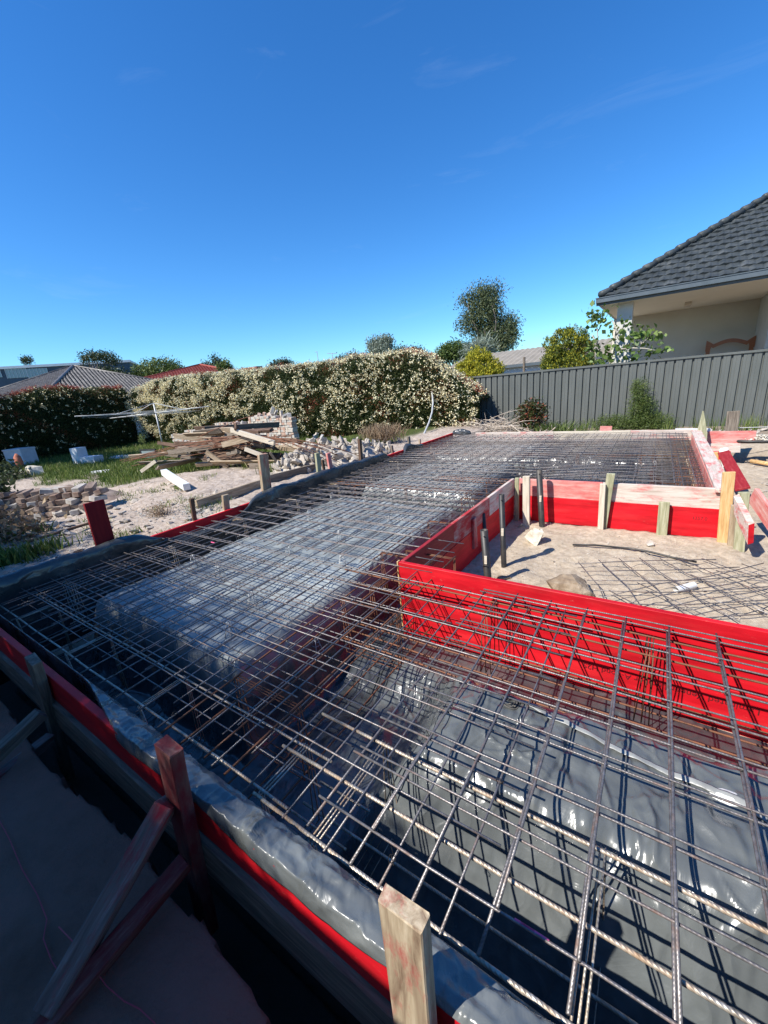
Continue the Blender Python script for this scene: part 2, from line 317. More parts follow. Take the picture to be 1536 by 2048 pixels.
def gp(px, py):                        # where the ray of a pixel meets the ground
    z = -0.3
    for _ in range(60):
        p = G(px, py, z); z = 0.6 * z + 0.4 * float(zground(p.x, p.y))
    return G(px, py, z)
def in_pit(x, y):
    a = (x > MX0) & (x < -1.56) & (y > MY0) & (y < MY1)
    b = (x >= -1.56) & (x < 4.0) & (y > MY0) & (y < 2.38)
    c = (x >= -1.56) & (x < MX1) & (y > 5.24) & (y < MY1)
    return a | b | c
def groundmat():
    m, nt, b = newmat('site_soil'); v = coords(nt)
    f = noise(nt, v, 1.1, 10, 0.68); f2 = noise(nt, v, 14, 8, 0.7); f3 = noise(nt, v, 70, 5, 0.7)
    sand = ramp(nt, f2, [(0.3, (0.32, 0.255, 0.185)), (0.5, (0.45, 0.37, 0.275)), (0.72, (0.58, 0.5, 0.39))])
    dirt = ramp(nt, f2, [(0.3, (0.23, 0.175, 0.13)), (0.5, (0.4, 0.33, 0.27)), (0.7, (0.54, 0.47, 0.4))])
    damp = ramp(nt, f, [(0.4, (0, 0, 0)), (0.62, (1, 1, 1))]); sand = mixc(nt, damp, sand, mixc(nt, 0.2, sand, (0.22, 0.17, 0.12)))
    def A(n): return N(nt, 'Attribute', attribute_name=n).outputs['Fac']
    col = mixc(nt, A('dirt'), sand, dirt)
    turf = ramp(nt, f2, [(0.3, (0.03, 0.045, 0.012)), (0.6, (0.08, 0.1, 0.03)), (0.8, (0.2, 0.17, 0.1))]); col = mixc(nt, A('turf'), col, turf)
    conc = ramp(nt, f, [(0.35, (0.15, 0.08, 0.055)), (0.5, (0.23, 0.13, 0.095)), (0.68, (0.3, 0.155, 0.12))]); col = mixc(nt, A('slab'), col, conc)
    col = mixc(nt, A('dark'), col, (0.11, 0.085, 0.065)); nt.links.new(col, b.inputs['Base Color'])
    b.inputs['Roughness'].default_value = 0.97; b.inputs['Specular IOR Level'].default_value = 0.1
    n1 = bumpn(nt, b, f2, 0.6, 0.03); bumpn(nt, b, f3, 0.5, 0.01, n1); return m
def turf_mask(x, y):
    n = fbm(x * 0.7 + 4, y * 0.7, 4) * 1.1
    t = sst(-8.6, -10.5, x + n * 1.3) * sst(4.0, 4.8, y + n)
    dirt_patch = np.exp(-(((x + 8.6) / 1.9) ** 2 + ((y - 4.5) / 1.5) ** 2)) * 1.3
    t = np.clip(np.maximum(t, sst(5.0, 5.6, y + n) * sst(-5.6, -6.4, x)) - dirt_patch, 0, 1)
    t = np.maximum(t, sst(-5.3, -5.9, x) * sst(2.0, 1.2, y + n * .5) * sst(-0.15, 0.2, n + 0.1) * 0.9)
    return np.clip(t, 0, 1) * (x < -4.6)
M['soil'] = groundmat()
def build_ground():
    xs = np.concatenate([np.arange(-60, -26, 2.0), np.arange(-26, -10, 0.25), np.arange(-10, 4.2, 0.045), np.arange(4.2, 12, 0.4), np.arange(12, 62, 4)])
    ys = np.concatenate([np.arange(-40, -4, 3.0), np.arange(-4, 0.1, 0.2), np.arange(0.1, 0.6, 0.012), np.arange(0.6, 11, 0.045), np.arange(11, 17, 0.15), np.arange(17, 80, 4)])
    X, Y = np.meshgrid(xs, ys); Z = zground(X, Y)
    foot = 0 * X
    rg = np.random.default_rng(8)
    for k in range(70):
        fx, fy = rg.uniform(-1.4, 2.2), rg.uniform(2.5, 5.1); an = rg.uniform(0, 3.1); c_, s_ = math.cos(an), math.sin(an); du, dv = (X - fx) * c_ + (Y - fy) * s_, -(X - fx) * s_ + (Y - fy) * c_
        q = (du / .13) ** 2 + (dv / .055) ** 2; foot = foot - .022 * np.exp(-q ** 2) + .010 * np.exp(-((q - 1.7) / .6) ** 2)
    Z = Z + foot
    near = (Y > 0.6) | (X < -5.2)
    amp = np.where(X < MX0, 0.055, 0.035) * near
    Z = Z + amp * fbm(X * 1.7, Y * 1.7, 4) * (np.abs(X) < 26) + np.where(near, 0.014 * fbm(X * 8, Y * 8, 3), 0.004 * fbm(X * 22, Y * 22, 4) + .006 * fbm(X * 5, Y * 5, 3))
    Z = np.where(in_pit(X, Y), -0.95, Z)
    dirt = ((X < MX0) & near) * 1.0; slab = ((Y < 0.55) & (Z > -0.4) & (X > -5.2) & (X < 6)) * 1.0
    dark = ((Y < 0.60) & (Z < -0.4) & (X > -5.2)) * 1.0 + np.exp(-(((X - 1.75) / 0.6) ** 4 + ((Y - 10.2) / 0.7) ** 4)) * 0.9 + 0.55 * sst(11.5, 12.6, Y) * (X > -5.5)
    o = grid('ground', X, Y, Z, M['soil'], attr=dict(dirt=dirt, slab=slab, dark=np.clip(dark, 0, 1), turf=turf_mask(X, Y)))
    o['kind'] = 'structure'
build_ground()
def far_ground():
    b = MB(); b.add([(-1500, -1500, -1.2), (1500, -1500, -1.2), (1500, 1500, -1.2), (-1500, 1500, -1.2)], [(0, 1, 2, 3)])
    o = b.build('terrain', simple('distant_ground', [(0.3, (0.07, 0.08, 0.04)), (0.7, (0.16, 0.15, 0.09))], 0.05, 0.95, bump=0)); o['kind'] = 'structure'
far_ground()

# ------------------------------------------------------------------ membrane in the pit
def rect(x, y, x0, x1, y0, y1, w=0.13):
    wob = 0.05 * fbm(x * 2.2, y * 2.2, 3)
    d = np.minimum(np.minimum(x - x0, x1 - x), np.minimum(y - y0, y1 - y)) + wob
    return sst(-w * 0.35, w, d)
PADS = [(-3.95, -1.86, 1.02, 4.55), (-3.95, -1.9, 4.95, 7.25), (-3.95, 0.12, 7.6, 9.35), (-1.35, 0.12, 5.72, 7.3), (-1.0, 4.2, 0.86, 1.95)]
def zmemb(x, y):
    p = 0 * x
    for i, (a, b, c, d) in enumerate(PADS): p = np.maximum(p, rect(x, y, a, b, c, d, (.16, .13, .13, .13, .34)[i]))
    top = -0.15 + 0.012 * fbm(x * 1.5, y * 1.5, 3)
    bs_ = -0.72 + .13 * sst(1.75, 2.1, y); z = bs_ + (top - bs_) * p
    side = 4 * p * (1 - p)
    mod = .35 + .65 * sst(-.25, .35, fbm(x * 1.1 + 5, y * 1.3, 3)); wx = x + .12 * fbm(x * 2, y * 2, 2); wy = y + .12 * fbm(x * 2 + 9, y * 2, 2)
    z = z + 1.7 * mod * (1 - .45 * sst(-1.6, -1.9, x)) * (0.0105 * ridged(wx * 4.6 + wy * 1.1, wy * 1.9, 3) + 0.0065 * ridged(wx * 2.2 - wy * 2.0, wy * 6 + wx * 2, 2)) + 0.013 * side * ridged(wx * 7, wy * 3, 2)
    return z
def creases(X, Y, n, x0, x1, y0, y1, lmin, lmax, amp, wd, seed, dirs=(1.57, .45)):
    rg = np.random.default_rng(seed); Hh = np.zeros(X.shape)
    for k in range(n):
        cx_, cy_ = rg.uniform(x0, x1), rg.uniform(y0, y1); a = rg.normal(*dirs) if rg.random() < .75 else rg.uniform(0, 3.14); L = rg.uniform(lmin, lmax) / 2; w_ = wd * rg.uniform(.6, 1.5); A_ = amp * rg.uniform(.35, 1) * (1 if rg.random() < .7 else -1)
        m_ = (np.abs(X - cx_) < L + w_) & (np.abs(Y - cy_) < L + w_)
        if not m_.any(): continue
        x, y = X[m_] - cx_, Y[m_] - cy_; u = x * math.cos(a) + y * math.sin(a); v = -x * math.sin(a) + y * math.cos(a) + .12 * L * np.sin(u / L * 2 + k)
        Hh[m_] += A_ * np.clip(1 - np.abs(v) / (w_ * (1.1 - .6 * np.abs(u) / L)), 0, 1) * np.clip(1 - np.abs(u) / L, 0, 1) ** .7
    return Hh
def membrane():
    root = empty('plastic_membrane', (-3, 1, -0.5)); tag(root, 'wrinkled black plastic sheeting lining the footing pit under the steel mesh', 'plastic sheet')
    xs = np.concatenate([np.arange(MX0 + 0.005, -1.3, 0.021), np.arange(-1.3, 1.2, 0.0075), np.arange(1.2, 3.9, .03)]); ys = np.concatenate([np.arange(MY0, 2.385, 0.0075), np.arange(2.385, MY1, 0.032)])
    X, Y = np.meshgrid(xs, ys); Z = zmemb(X, Y) + creases(X, Y, 330, -1.2, 1.3,   .75, 2.1, .10, .6, .016, .018, 2, (1.7, .4)) + creases(X, Y, 260, -4.1, -1.7, .8, 4.6, .12, .6, .010, .024, 3, (1.2, .7))
    xc = (X[:-1, :-1] + X[1:, 1:]) / 2; yc = (Y[:-1, :-1] + Y[1:, 1:]) / 2
    keep = in_pit(xc, yc)
    sunlit_dust = sst(-.42, -.2, Z) * sst(-1.65, -1.95, X) * np.clip(.75 + .5 * fbm(X * 1.6, Y * 1.6, 4), 0, 1) + (.2 + .1 * fbm(X * 3, Y * 3, 3)) * sst(2.2, 2.0, Y) * (X > -1.4)  # pad tops dusty and painted sunlit-pale, trenches left dark
    o = grid('ground_sheet', X, Y, Z, M['plastic'], keep=keep, attr=dict(sunlit_dust=np.clip(sunlit_dust, 0, 1))); world_child(o, root)
    # left fold: up the inside of the left formwork and lumped over its top
    def fold(name, ts, prof, m=M['plastic'], sunlit_dust=0.0):
        P = np.array([prof(t) for t in ts]); ny, nx = P.shape[:2]
        if sunlit_dust > 0:      # finer across, with sharp creases
            k0 = np.arange(P.shape[1]); k1 = np.linspace(0, P.shape[1] - 1, 56); P = np.stack([np.stack([np.interp(k1, k0, r_[:, c]) for c in range(3)], -1) for r_ in P])
            S_ = np.concatenate([np.zeros((len(P), 1)), np.cumsum(np.linalg.norm(np.diff(P, axis=1), axis=2), 1)], 1)
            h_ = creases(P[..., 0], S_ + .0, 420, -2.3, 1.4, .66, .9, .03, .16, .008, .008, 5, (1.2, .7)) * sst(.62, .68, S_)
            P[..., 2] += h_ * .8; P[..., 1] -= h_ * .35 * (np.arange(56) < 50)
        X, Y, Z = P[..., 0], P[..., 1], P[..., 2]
        q = grid(name, X, Y, Z, m, attr=dict(sunlit_dust=np.clip(sunlit_dust * (1 + 1.2 * fbm(X * 4, Y * 9, 3)), 0, 1))); world_child(q, root)
        sm = q.modifiers.new('t', 'SOLIDIFY'); sm.thickness = 0.0015
        return q
    def left(t):
        n = fbm(t * 0.9, 5.0, 3); n2 = fbm(t * 5, 9.0, 3); s = []
        lump = 0.012 + 0.03 * n + 0.01 * n2 + 0.012 * math.exp(-((t - 1.35) / .25) ** 2)
        drop = 0.10 + 0.10 * max(-0.6, fbm(t * 1.1 + 3, 2.0, 2)); gap = math.exp(-((t - 2.55) / .62) ** 4) + .8 * math.exp(-((t - 6.9) / .35) ** 4); n *= 1 - gap
        # (distance outward, height)
        Hc = .05 + (.10 + .05 * n + .015 * n2) * (1 - gap) * float(sst(8.1, 7.3, t))
        for k, (d, z) in enumerate([(0.0, -0.72), (0.0, -0.4), (-0.004, -0.2), (-0.01, -0.06), (-0.022, 0.4 * Hc), (-0.03, Hc * .75), (-0.01, Hc), (0.025, Hc + .012), (0.06, Hc * .85), (0.09, Hc * .4), (0.12, -drop)]):
            d2, z2 = (d, z) if k < 4 else (d + (-.05 - .012 * (k - 4) - d) * gap, z + (-.02 - .05 * (k - 4) / 6 - z) * gap)
            s.append((MX0 + 0.012 - d2 + (0.028 * float(ridged(t * 1.8 + k * .18, k * .16, 3)) - .02 if k > 2 else 0) * (1 - .6 * gap), t, z2 + 0.02 * fbm(t * 2.6 + k * .2, k * .4 + 5, 3)))
        return s
    fold('left_edge_fold', np.arange(0.45, 8.05, 0.02), left)
    # front flap: bright sheet draped over the front formwork, its edge wavy
    def front(t):
        n = fbm(t * 1.6, 1.0, 3); sag = 0.5 + 0.5 * math.cos((t + 1.25) * 2 * math.pi / 1.12)
        out = 0.02 + 0.05 * (1 - sag) + 0.02 * n; dz = -0.0 - 0.05 * (1 - sag) - 0.06 * n - .012 * fbm(t * 7, 3.0, 3)
        if t < -3.2: out *= 0.6; dz *= 0.4
        s = []
        for k, (d, z) in enumerate([(-0.042, -0.72), (-0.042, -0.35), (-0.042, -0.18), (-0.045, -0.05), (-0.052, 0.0), (-0.045, 0.022), (-0.032, 0.034), (-0.015, 0.046), (0.01, 0.056), (0.035, 0.064), (0.054, 0.061), (0.063, .042 + dz * .3), (0.065, .028 + dz * .7)]):
            a = (0.004 * fbm(t * 5 + k * .45, k * .5, 3) + 0.008 * float(ridged(t * 6.5 + k * .45, k * .42, 3)) - .006 - (.004 if k in (8, 9) else 0)) * (.3 if k > 10 else 1)
            wv_ = .12 + .88 * float(sst(-2.45, -1.75, t)); d = -.05 + (d + .05) * wv_; z = z if k < 5 else .0 + (z - .0) * (.45 + .55 * wv_); a *= wv_
            s.append((t, 0.505 - d + (a * .5 if 1 < k else 0), z + 0.8 * a * (k < 11) + 0.004 * fbm(t * 11, k * .8, 2)))
        return s
    q = fold('front_edge_fold', np.arange(-4.36, 1.5, 0.006), front, sunlit_dust=.25)  # flap paled in colour to look sunlit as well as dusty
    # wall sheets inside the other formwork faces are left off: the red boards show there
    # tape over the sheet joint on the near right pad
    pts = [G(1020, 1398, -0.14), G(1090, 1432, -0.14), G(1180, 1476, -0.14), G(1290, 1528, -0.14), G(1400, 1578, -0.14), G(1470, 1612, -0.14), G(1536, 1650, -.14)]
    def strip(t):
        i = min(int(t), len(pts) - 2); f = t - i; p = pts[i].lerp(pts[i + 1], f); dr = (pts[i + 1] - pts[i]).normalized(); nn = Vector((-dr.y, dr.x, 0)); s = []
        for k in (-1, -.4, .3, 1):
            qv = p + nn * k * 0.014; s.append((qv.x, qv.y, float(zmemb(np.array(qv.x), np.array(qv.y))) + 0.009 + (0.004 if k == .3 else 0)))
        return s
    fold('joint_tape', np.arange(0, 5.99, 0.05), strip, simple('grey_tape', [(0.3, (0.2, 0.205, 0.2)), (0.6, (0.3, 0.31, 0.3))], 14, 0.4, bump=0.4))
membrane()
# crumpled bit of clear-white plastic
def crumple(name, label, cat, p, r, m, n=260, seed=1, flat=0.5, group=None):
    rg = np.random.default_rng(seed); me = bpy.data.meshes.new(name); import bmesh
    bm = bmesh.new(); bmesh.ops.create_icosphere(bm, subdivisions=3, radius=1)
    for v in bm.verts:
        d = 1 + 0.45 * float(ridged(v.co.x * 2.3 + seed, v.co.y * 2.3 + v.co.z * 1.7, 2)) * 0.4
        v.co = Vector((v.co.x * r[0] * d, v.co.y * r[1] * d, max(-0.4, v.co.z) * r[2] * d))
    bm.to_mesh(me); bm.free(); me.materials.append(m); o = link(name, me); o.location = p
    return tag(o, label, cat, group)
crumple('plastic_scrap', 'crumpled white plastic scrap on the black sheeting at the right edge', 'plastic scrap', G(1462, 1600, -.13), (0.055, 0.028, 0.02), M['white'], seed=4)

# ------------------------------------------------------------------ reinforcing steel
def bar(name, p0, p1, r, m, parent, n=6, seg=0.45, wob=0.003, mesh=None):
    p0, p1 = Vector(p0), Vector(p1); L = (p1 - p0).length; k = max(2, int(L / seg) + 1)
    pts = [Vector((L * i / k, random.uniform(-wob, wob), random.uniform(-wob, wob))) for i in range(k + 1)]
    b = MB(); b.tube(pts, r, n)
    x = (p1 - p0).normalized(); z = Vector((0, 0, 1)) if abs(x.z) < 0.9 else Vector((0, 1, 0)); y = z.cross(x).normalized(); z = x.cross(y)
    mw = Matrix((x, y, z)).transposed().to_4x4(); mw.translation = p0
    return b.build(name, m, parent, mw, smooth=True)
def mat_(label, x0, x1, y0, y1, ox, oy, z, ra=0.0045, rb=0.0042, over=0.03, ma='steel', near=0.0):
    root = empty('steel_mesh_mat', (x0, y0, z)); tag(root, label, 'steel mesh', 'welded steel mesh mats over the footings')
    X = [ox + 0.2 * k for k in range(-40, 40) if x0 - 1e-4 <= ox + 0.2 * k <= x1 + 1e-4]
    Y = [oy + 0.2 * k for k in range(-10, 60) if y0 - 1e-4 <= oy + 0.2 * k <= y1 + 1e-4]
    for x in X: bar('long_bar', (x + random.uniform(-.004, .004), y0 - over - (near + random.uniform(-.02, .02) if near else 0), z + random.uniform(-.004, .004)), (x + random.uniform(-.004, .004), y1 + over, z + random.uniform(-.004, .004)), ra, M[ma], root)
    for y in Y: bar('cross_bar', (x0 - over, y + random.uniform(-.004, .004), z + 0.0088), (x1 + over, y + random.uniform(-.004, .004), z + 0.0088 + random.uniform(-.003, .003)), rb, M[ma], root)
    return root
mat_('steel mesh mat in front of the near red board, square cells over shiny plastic', -0.84, 3.4, 0.695, 2.295, -0.04, 0.695, 0.0, 0.0052, 0.0045, near=.08)
mat_('second steel mesh mat lapped just above the near right one, doubling its bars', -0.82, 3.4, 0.72, 2.32, -0.031, 0.716, 0.018, 0.0048, 0.004)
mat_('shaded steel mesh mat over the near left corner of the pit', -4.30, -0.30, 0.66, 2.27, -0.14, 0.655, -0.004, 0.0042, near=.07)
mat_('steel mesh mat lapped across the near left corner with offset bars', -4.26, -1.30, 0.78, 3.0, -0.19, 0.79, 0.018, 0.004, 0.0038)
mat_('steel mesh mat along the inside of the long left formwork', -4.30, -1.62, 2.42, 6.1, -0.15, 2.44, 0.0)
mat_('upper mesh mat beside the inner red and grey board', -3.95, -1.62, 3.1, 5.3, -0.235, 3.15, 0.018)
mat_('mesh mat lapped over the middle of the long bay', -4.25, -1.64, 5.25, 7.7, -0.2, 5.27, 0.014)
mat_('steel mesh mat behind the back courtyard board', -1.6, 0.52, 5.38, 7.9, -0.06, 5.4, 0.0)
mat_('mesh mat over the far left bay below the blossom hedge', -4.2, -1.2, 7.0, 9.6, -0.11, 7.05, 0.0)
mat_('mesh mat over the far right bay below the grey fence', -1.4, 0.5, 7.3, 9.62, 0.0, 7.32, 0.018)
mat_('mesh mat lapped over the centre of the far bay', -3.4, -0.2, 5.6, 8.9, -0.02, 5.67, 0.026)
mat_('mesh mat along the far edge of the slab', -4.2, 0.45, 8.55, 9.62, -0.05, 8.62, 0.03)
mat_('lower mesh mat showing through the far bay', -4.1, 0.4, 5.5, 9.5, -0.12, 5.55, -0.07)
mat_('mesh mat with offset bars over the far left bay', -4.25, -1.7, 6.2, 9.5, -0.17, 6.33, 0.034)
mat_('mesh mat with offset bars behind the courtyard board', -1.5, 0.5, 5.5, 9.5, 0.05, 5.51, 0.04)
mat_('lower mesh mat under the middle of the long bay', -4.2, -1.7, 2.6, 5.4, -0.09, 2.55, -0.06)
mat_('lower mesh mat under the near left mats', -4.2, -0.95, 0.75, 2.2, -0.09, 0.75, -0.055, 0.0038, 0.0036)
def cage(label, axis, fix, a, b, upper, lower, m, r=0.0055, lig=None, zu=-0.025, zl=-0.44, ligr=0.0032, ligs=0.9, tw=0.0):
    root = empty('trench_cage', (a, fix, zl) if axis == 'x' else (fix, a, zl)); tag(root, label, 'steel cage', 'reinforcing cages in the footing trenches')
    P = lambda t, s, z: (t, s, z) if axis == 'x' else (s, t, z)
    for s in upper: bar('long_bar', P(a + random.uniform(0, .1), s, zu), P(b - random.uniform(0, .1), s, zu - 0.004), r, M[m], root, 8, wob=0.004)
    for s in lower: bar('lower_bar', P(a, s, zl), P(b, s, zl), r, M[m], root, 8, wob=0.004)
    S = sorted(upper)
    t = a + ligs * 0.5
    while t < b:
        for q in range(3):
            tt = t + q * 0.014; b_ = MB(); s0, s1 = S[0] - .012, S[-1] + .012; e = 0.02 * (q - 1)
            pts = [P(tt, s0, zu - .002), P(tt + e, s0 + .01, zl - .01), P(tt + e, s1 - .01, zl - .01), P(tt, s1, zu - .002), P(tt, (s0 + s1) / 2, zu - .004), P(tt, s0 + .002, zu - .002)]
            b_.tube(pts, ligr, 5); world_child(b_.build('tie_loop', M['rust' if m == 'rust' else 'ribbed'], None, smooth=True), root)
            if lig: break
        t += ligs
    return root
cage('ribbed steel cage in the front trench under the near mesh edge', 'x', 0.8, -1.2, 3.4, [0.585, 0.79, 1.00], [0.62, 0.74, 0.86, 0.98], 'ribbed', 0.0065, ligs=0.78, zu=-.012)
cage('ribbed steel cage in the shaded front trench at lower left', 'x', 0.8, -4.25, -0.9, [0.62, 0.84], [0.66, 0.80], 'ribbed', 0.0058)
cage('rusty cage tight against the near red board', 'x', 2.2, -2.05, 3.4, [2.26, 2.09], [2.28, 2.17, 2.06, 1.96], 'rust', 0.0055, ligs=0.85)
cage('rusty cage crossing from the front boards to the inner corner', 'y', -1.5, 0.52, 2.85, [-1.28, -1.42, -1.58, -1.72], [-1.3, -1.45, -1.6], 'rust', 0.005)
cage('rusty cage running beside the inner courtyard board', 'y', -1.75, 2.2, 5.6, [-1.64, -1.78, -1.9], [-1.66, -1.86], 'rust', 0.005)
cage('dark cage along the foot of the long left formwork', 'y', -4.15, 0.6, 9.5, [-4.24, -4.06], [-4.22, -4.06], 'steel', 0.005)
cage('rusty cage along the back courtyard board', 'x', 5.45, -2.8, 0.5, [5.34, 5.46, 5.58], [5.4, 5.55], 'rust', 0.005, zu=-0.045)
cage('rusty cage beside the pale right-hand form board', 'y', 0.4, 5.35, 9.6, [0.33, 0.45, 0.53], [0.35, 0.5], 'rust', 0.005, ligs=0.5)
cage('rusty cage in the cross trench of the long bay', 'x', 4.75, -4.2, -1.7, [4.68, 4.82], [4.7, 4.85], 'rust', 0.005)
cage('rusty cage in the far cross trench', 'x', 7.43, -4.2, 0.4, [7.36, 7.5], [7.4, 7.5], 'rust', 0.005)
def ties():
    tw = MB(); tw.tube([(.012 * math.cos(a), .012 * math.sin(a), .004 * math.sin(2 * a)) for a in [i * .9 for i in range(8)]] + [(.016, .006, .012), (.02, .01, .02)], .0013, 4)
    tw.tube([(-.012, -.01, -.004), (0, 0, .008), (.012, .01, -.004)], .0013, 4); me = tw.mesh('wire_tie', M['dark_wire'])
    mats = [o for o in bpy.data.objects if o.name.startswith('steel_mesh_mat')]
    for par, ox, oy, z, xr, yr, n in ((mats[0], -.04, .695, .009, (-4, 12), (0, 8), 34), (mats[2], -.14, .655, .006, (-20, -1), (0, 8), 26)):
        for k in range(n):
            x = ox + .2 * random.randint(*xr); y = oy + .2 * random.randint(*yr)
            t = bpy.data.objects.new('wire_tie', me); C.objects.link(t); t.location = (x, y, z); t.rotation_euler = (0, 0, random.random() * 6); world_child2(t, par)
    for (px, py, L, par) in ((1047, 1858, .05, mats[0]), (1075, 1838, .07, mats[0]), (432, 1570, .05, mats[2]), (426, 1085, .06, mats[4])):
        p = G(px, py, .009); y = round((p.y - .695) / .2) * .2 + .695 if par is mats[0] else p.y; b = MB(); b.tube([(p.x - L / 2, y, .0088), (p.x + L / 2, y, .0088)], .0053, 8); world_child(b.build('paint_mark', M['pinkpaint'], None, smooth=True), par)
def world_child2(o, parent):
    mw = Matrix.LocRotScale(o.location, o.rotation_euler, o.scale); o.parent = parent; o.matrix_basis = pmat(parent).inverted() @ mw
M['dark_wire'] = simple('black_tie_wire', [(.3, (.02, .02, .02)), (.7, (.05, .045, .04))], 9, .5, bump=0, metal=.5)
M['pinkpaint'] = simple('pink_marking_paint', [(.3, (.7, .06, .2)), (.7, (.8, .15, .3))], 30, .7, bump=0)
ties()
# bar chairs
def chair_proto():
    root = empty('bar_chair', (0, 0, 0)); b = MB()
    for k in range(4):
        a = math.pi / 4 + k * math.pi / 2; c, s = math.cos(a), math.sin(a)
        b.tube([(c * .045, s * .045, 0), (c * .028, s * .028, .06), (c * .012, s * .012, .125)], 0.0035, 5)
    b.build('legs', M['clearp'], root, smooth=True)
    for z, r in ((0.003, .047), (0.06, .028), (0.12, .013)):
        b2 = MB(); b2.tube([(r * math.cos(t * math.pi / 6), r * math.sin(t * math.pi / 6), z) for t in range(13)], 0.0028, 4)
        b2.build('ring', M['clearp'], root, smooth=True)
    return root
M['clearp'] = simple('grey_translucent_plastic', [(0.3, (0.4, 0.42, 0.42)), (0.7, (0.55, 0.57, 0.57))], 20, 0.35, bump=0)
ch = chair_proto()
for i, (px, py) in enumerate([(464, 1274), (441, 1152), (389, 1134), (686, 1136), (623, 1232), (506, 1212), (579, 1110), (665, 1000), (718, 985), (732, 1010), (896, 981), (620, 1036), (681, 1080), (876, 961), (1310, 918), (1180, 930), (780, 1050), (830, 1010), (950, 930), (1060, 905)]):
    p = G(px, py, -0.14); o = ch if i == 0 else copy_tree(ch); o.location = (p.x, p.y, float(zmemb(np.array(p.x), np.array(p.y))) - .002); o.rotation_euler.z = random.random() * 3
    if i == 0: tag(o, 'plastic bar chair in a patch of dappled light on the near left pad', 'bar chair', 'bar chairs holding up the mesh')
    elif i in (14, 15): tag(o, 'bar chair standing on the plastic behind the back courtyard board, %s one of the two' % ('right' if i == 14 else 'left'), 'bar chair', 'bar chairs holding up the mesh')
    else: tag(o, 'small plastic bar chair under the mesh on the long plastic-covered bay', 'bar chair', 'bar chairs holding up the mesh')
# knot of wrapped tape round a pipe stub
def wrapknot():
    p = G(1020, 1398, -0.1); rg = random.Random(3); root = MB()
    for k in range(9):
        a0 = rg.uniform(0, 6.28); R_ = rg.uniform(.022, .045); til = rg.uniform(-.6, .6)
        root.tube([(p.x + R_ * math.cos(a0 + t * .5), p.y + R_ * math.sin(a0 + t * .5), p.z - .02 + .02 * math.sin(a0 + t * .5 + k) * til * 2 + rg.uniform(-.004, .004)) for t in range(9)], 0.004, 5)
    o = root.build('tape_bundle', simple('dark_wrapped_tape', [(0.3, (0.03, 0.03, 0.028)), (0.7, (0.16, 0.15, 0.13))], 30, 0.7, bump=0.3), smooth=True)
    tag(o, 'dark knotted bundle of tape on the pad in front of the near red board', 'tape bundle')
wrapknot()

# ------------------------------------------------------------------ boards and formwork
def board(name, p0, p1, wd, th, m, label=None, cat='board', group=None, up=(0, 0, 1), parent=None, bev=0.003, rag=0.0, point=False):
    p0, p1 = Vector(p0), Vector(p1); L = (p1 - p0).length; x = (p1 - p0).normalized(); up = Vector(up)
    y = up.cross(x); y = y.normalized() if y.length > 1e-4 else Vector((0, 1, 0)).cross(x).normalized(); z = x.cross(y)
    import bmesh
    bm = bmesh.new(); bmesh.ops.create_cube(bm, size=1)
    for v in bm.verts:
        v.co = Vector(((v.co.x + .5) * L, v.co.y * th, v.co.z * wd))
    bmesh.ops.bevel(bm, geom=list(bm.edges), offset=min(bev, th * .2), segments=1, affect='EDGES')
    if L > 0.5:
        nc = min(10, int(L / 0.35))
        for k in range(1, nc):
            bmesh.ops.bisect_plane(bm, geom=bm.verts[:] + bm.edges[:] + bm.faces[:], plane_co=(L * k / nc, 0, 0), plane_no=(1, 0, 0))
        ph = random.random() * 6; am = random.uniform(-1, 1) * min(0.006, L * 0.003)
        for v in bm.verts: v.co.y += am * math.sin(v.co.x / L * math.pi); v.co.z += 0.5 * am * math.sin(v.co.x * 1.3 + ph)
    if point:
        for v in bm.verts:
            if v.co.x > L * 0.9: v.co.z *= 0.12; v.co.y *= .4
        pass
    if rag:
        for v in bm.verts:
            if v.co.x < .01 or v.co.x > L - .01: v.co.x += random.uniform(-rag, rag)
    me = bpy.data.meshes.new(name); bm.to_mesh(me); bm.free(); me.materials.append(M[m] if isinstance(m, str) else m)
    mw = Matrix((x, y, z)).transposed().to_4x4(); mw.translation = p0
    o = link(name, me, parent, mw)
    if label: tag(o, label, cat, group)
    return o
def text(s, size, origin, xdir, zdir, m, parent=None, name='lettering'):
    cu = bpy.data.curves.new(name, 'FONT'); cu.body = s; cu.size = size; cu.extrude = 0.0004; cu.offset = 0.0
    t = bpy.data.objects.new(name, cu); C.objects.link(t)
    bpy.context.view_layer.update()
    me = bpy.data.meshes.new_from_object(t.evaluated_get(bpy.context.evaluated_depsgraph_get())); bpy.data.objects.remove(t)
    me.materials.clear(); me.materials.append(m)
    x = Vector(xdir).normalized(); y = Vector(zdir).normalized(); n = x.cross(y); mw = Matrix((x, y, n)).transposed().to_4x4(); mw.translation = Vector(origin)
    return link(name, me, parent, mw)
FW = 'formwork boards round the slab'
ZT = 0.06
# near right red board (inner face towards the pit at y = 2.385)
root = empty('red_form_panel', (-1.56, 2.41, -0.56)); tag(root, 'bright red formwork panel facing the camera at right, in front of the sand yard', 'formwork', FW)
board('upper_board', (-1.56, 2.405, -0.13), (4.2, 2.43, -0.13), 0.38, 0.036, 'red', parent=root)
board('lower_board', (-1.56, 2.402, -0.4565), (4.2, 2.427, -0.4565), 0.27, 0.036, 'red', parent=root)
T = 'Laminated Veneer Lumber A-bond H2S   '
for k in range(3):
    text(T, 0.052, (0.62 + k * 1.35 - 0.02, 2.3795 + 0.00434 * (0.62 + k * 1.35 + 1.56), -0.395), (-1, -0.00434, 0), (0, 0, -1), M['ink'], root)
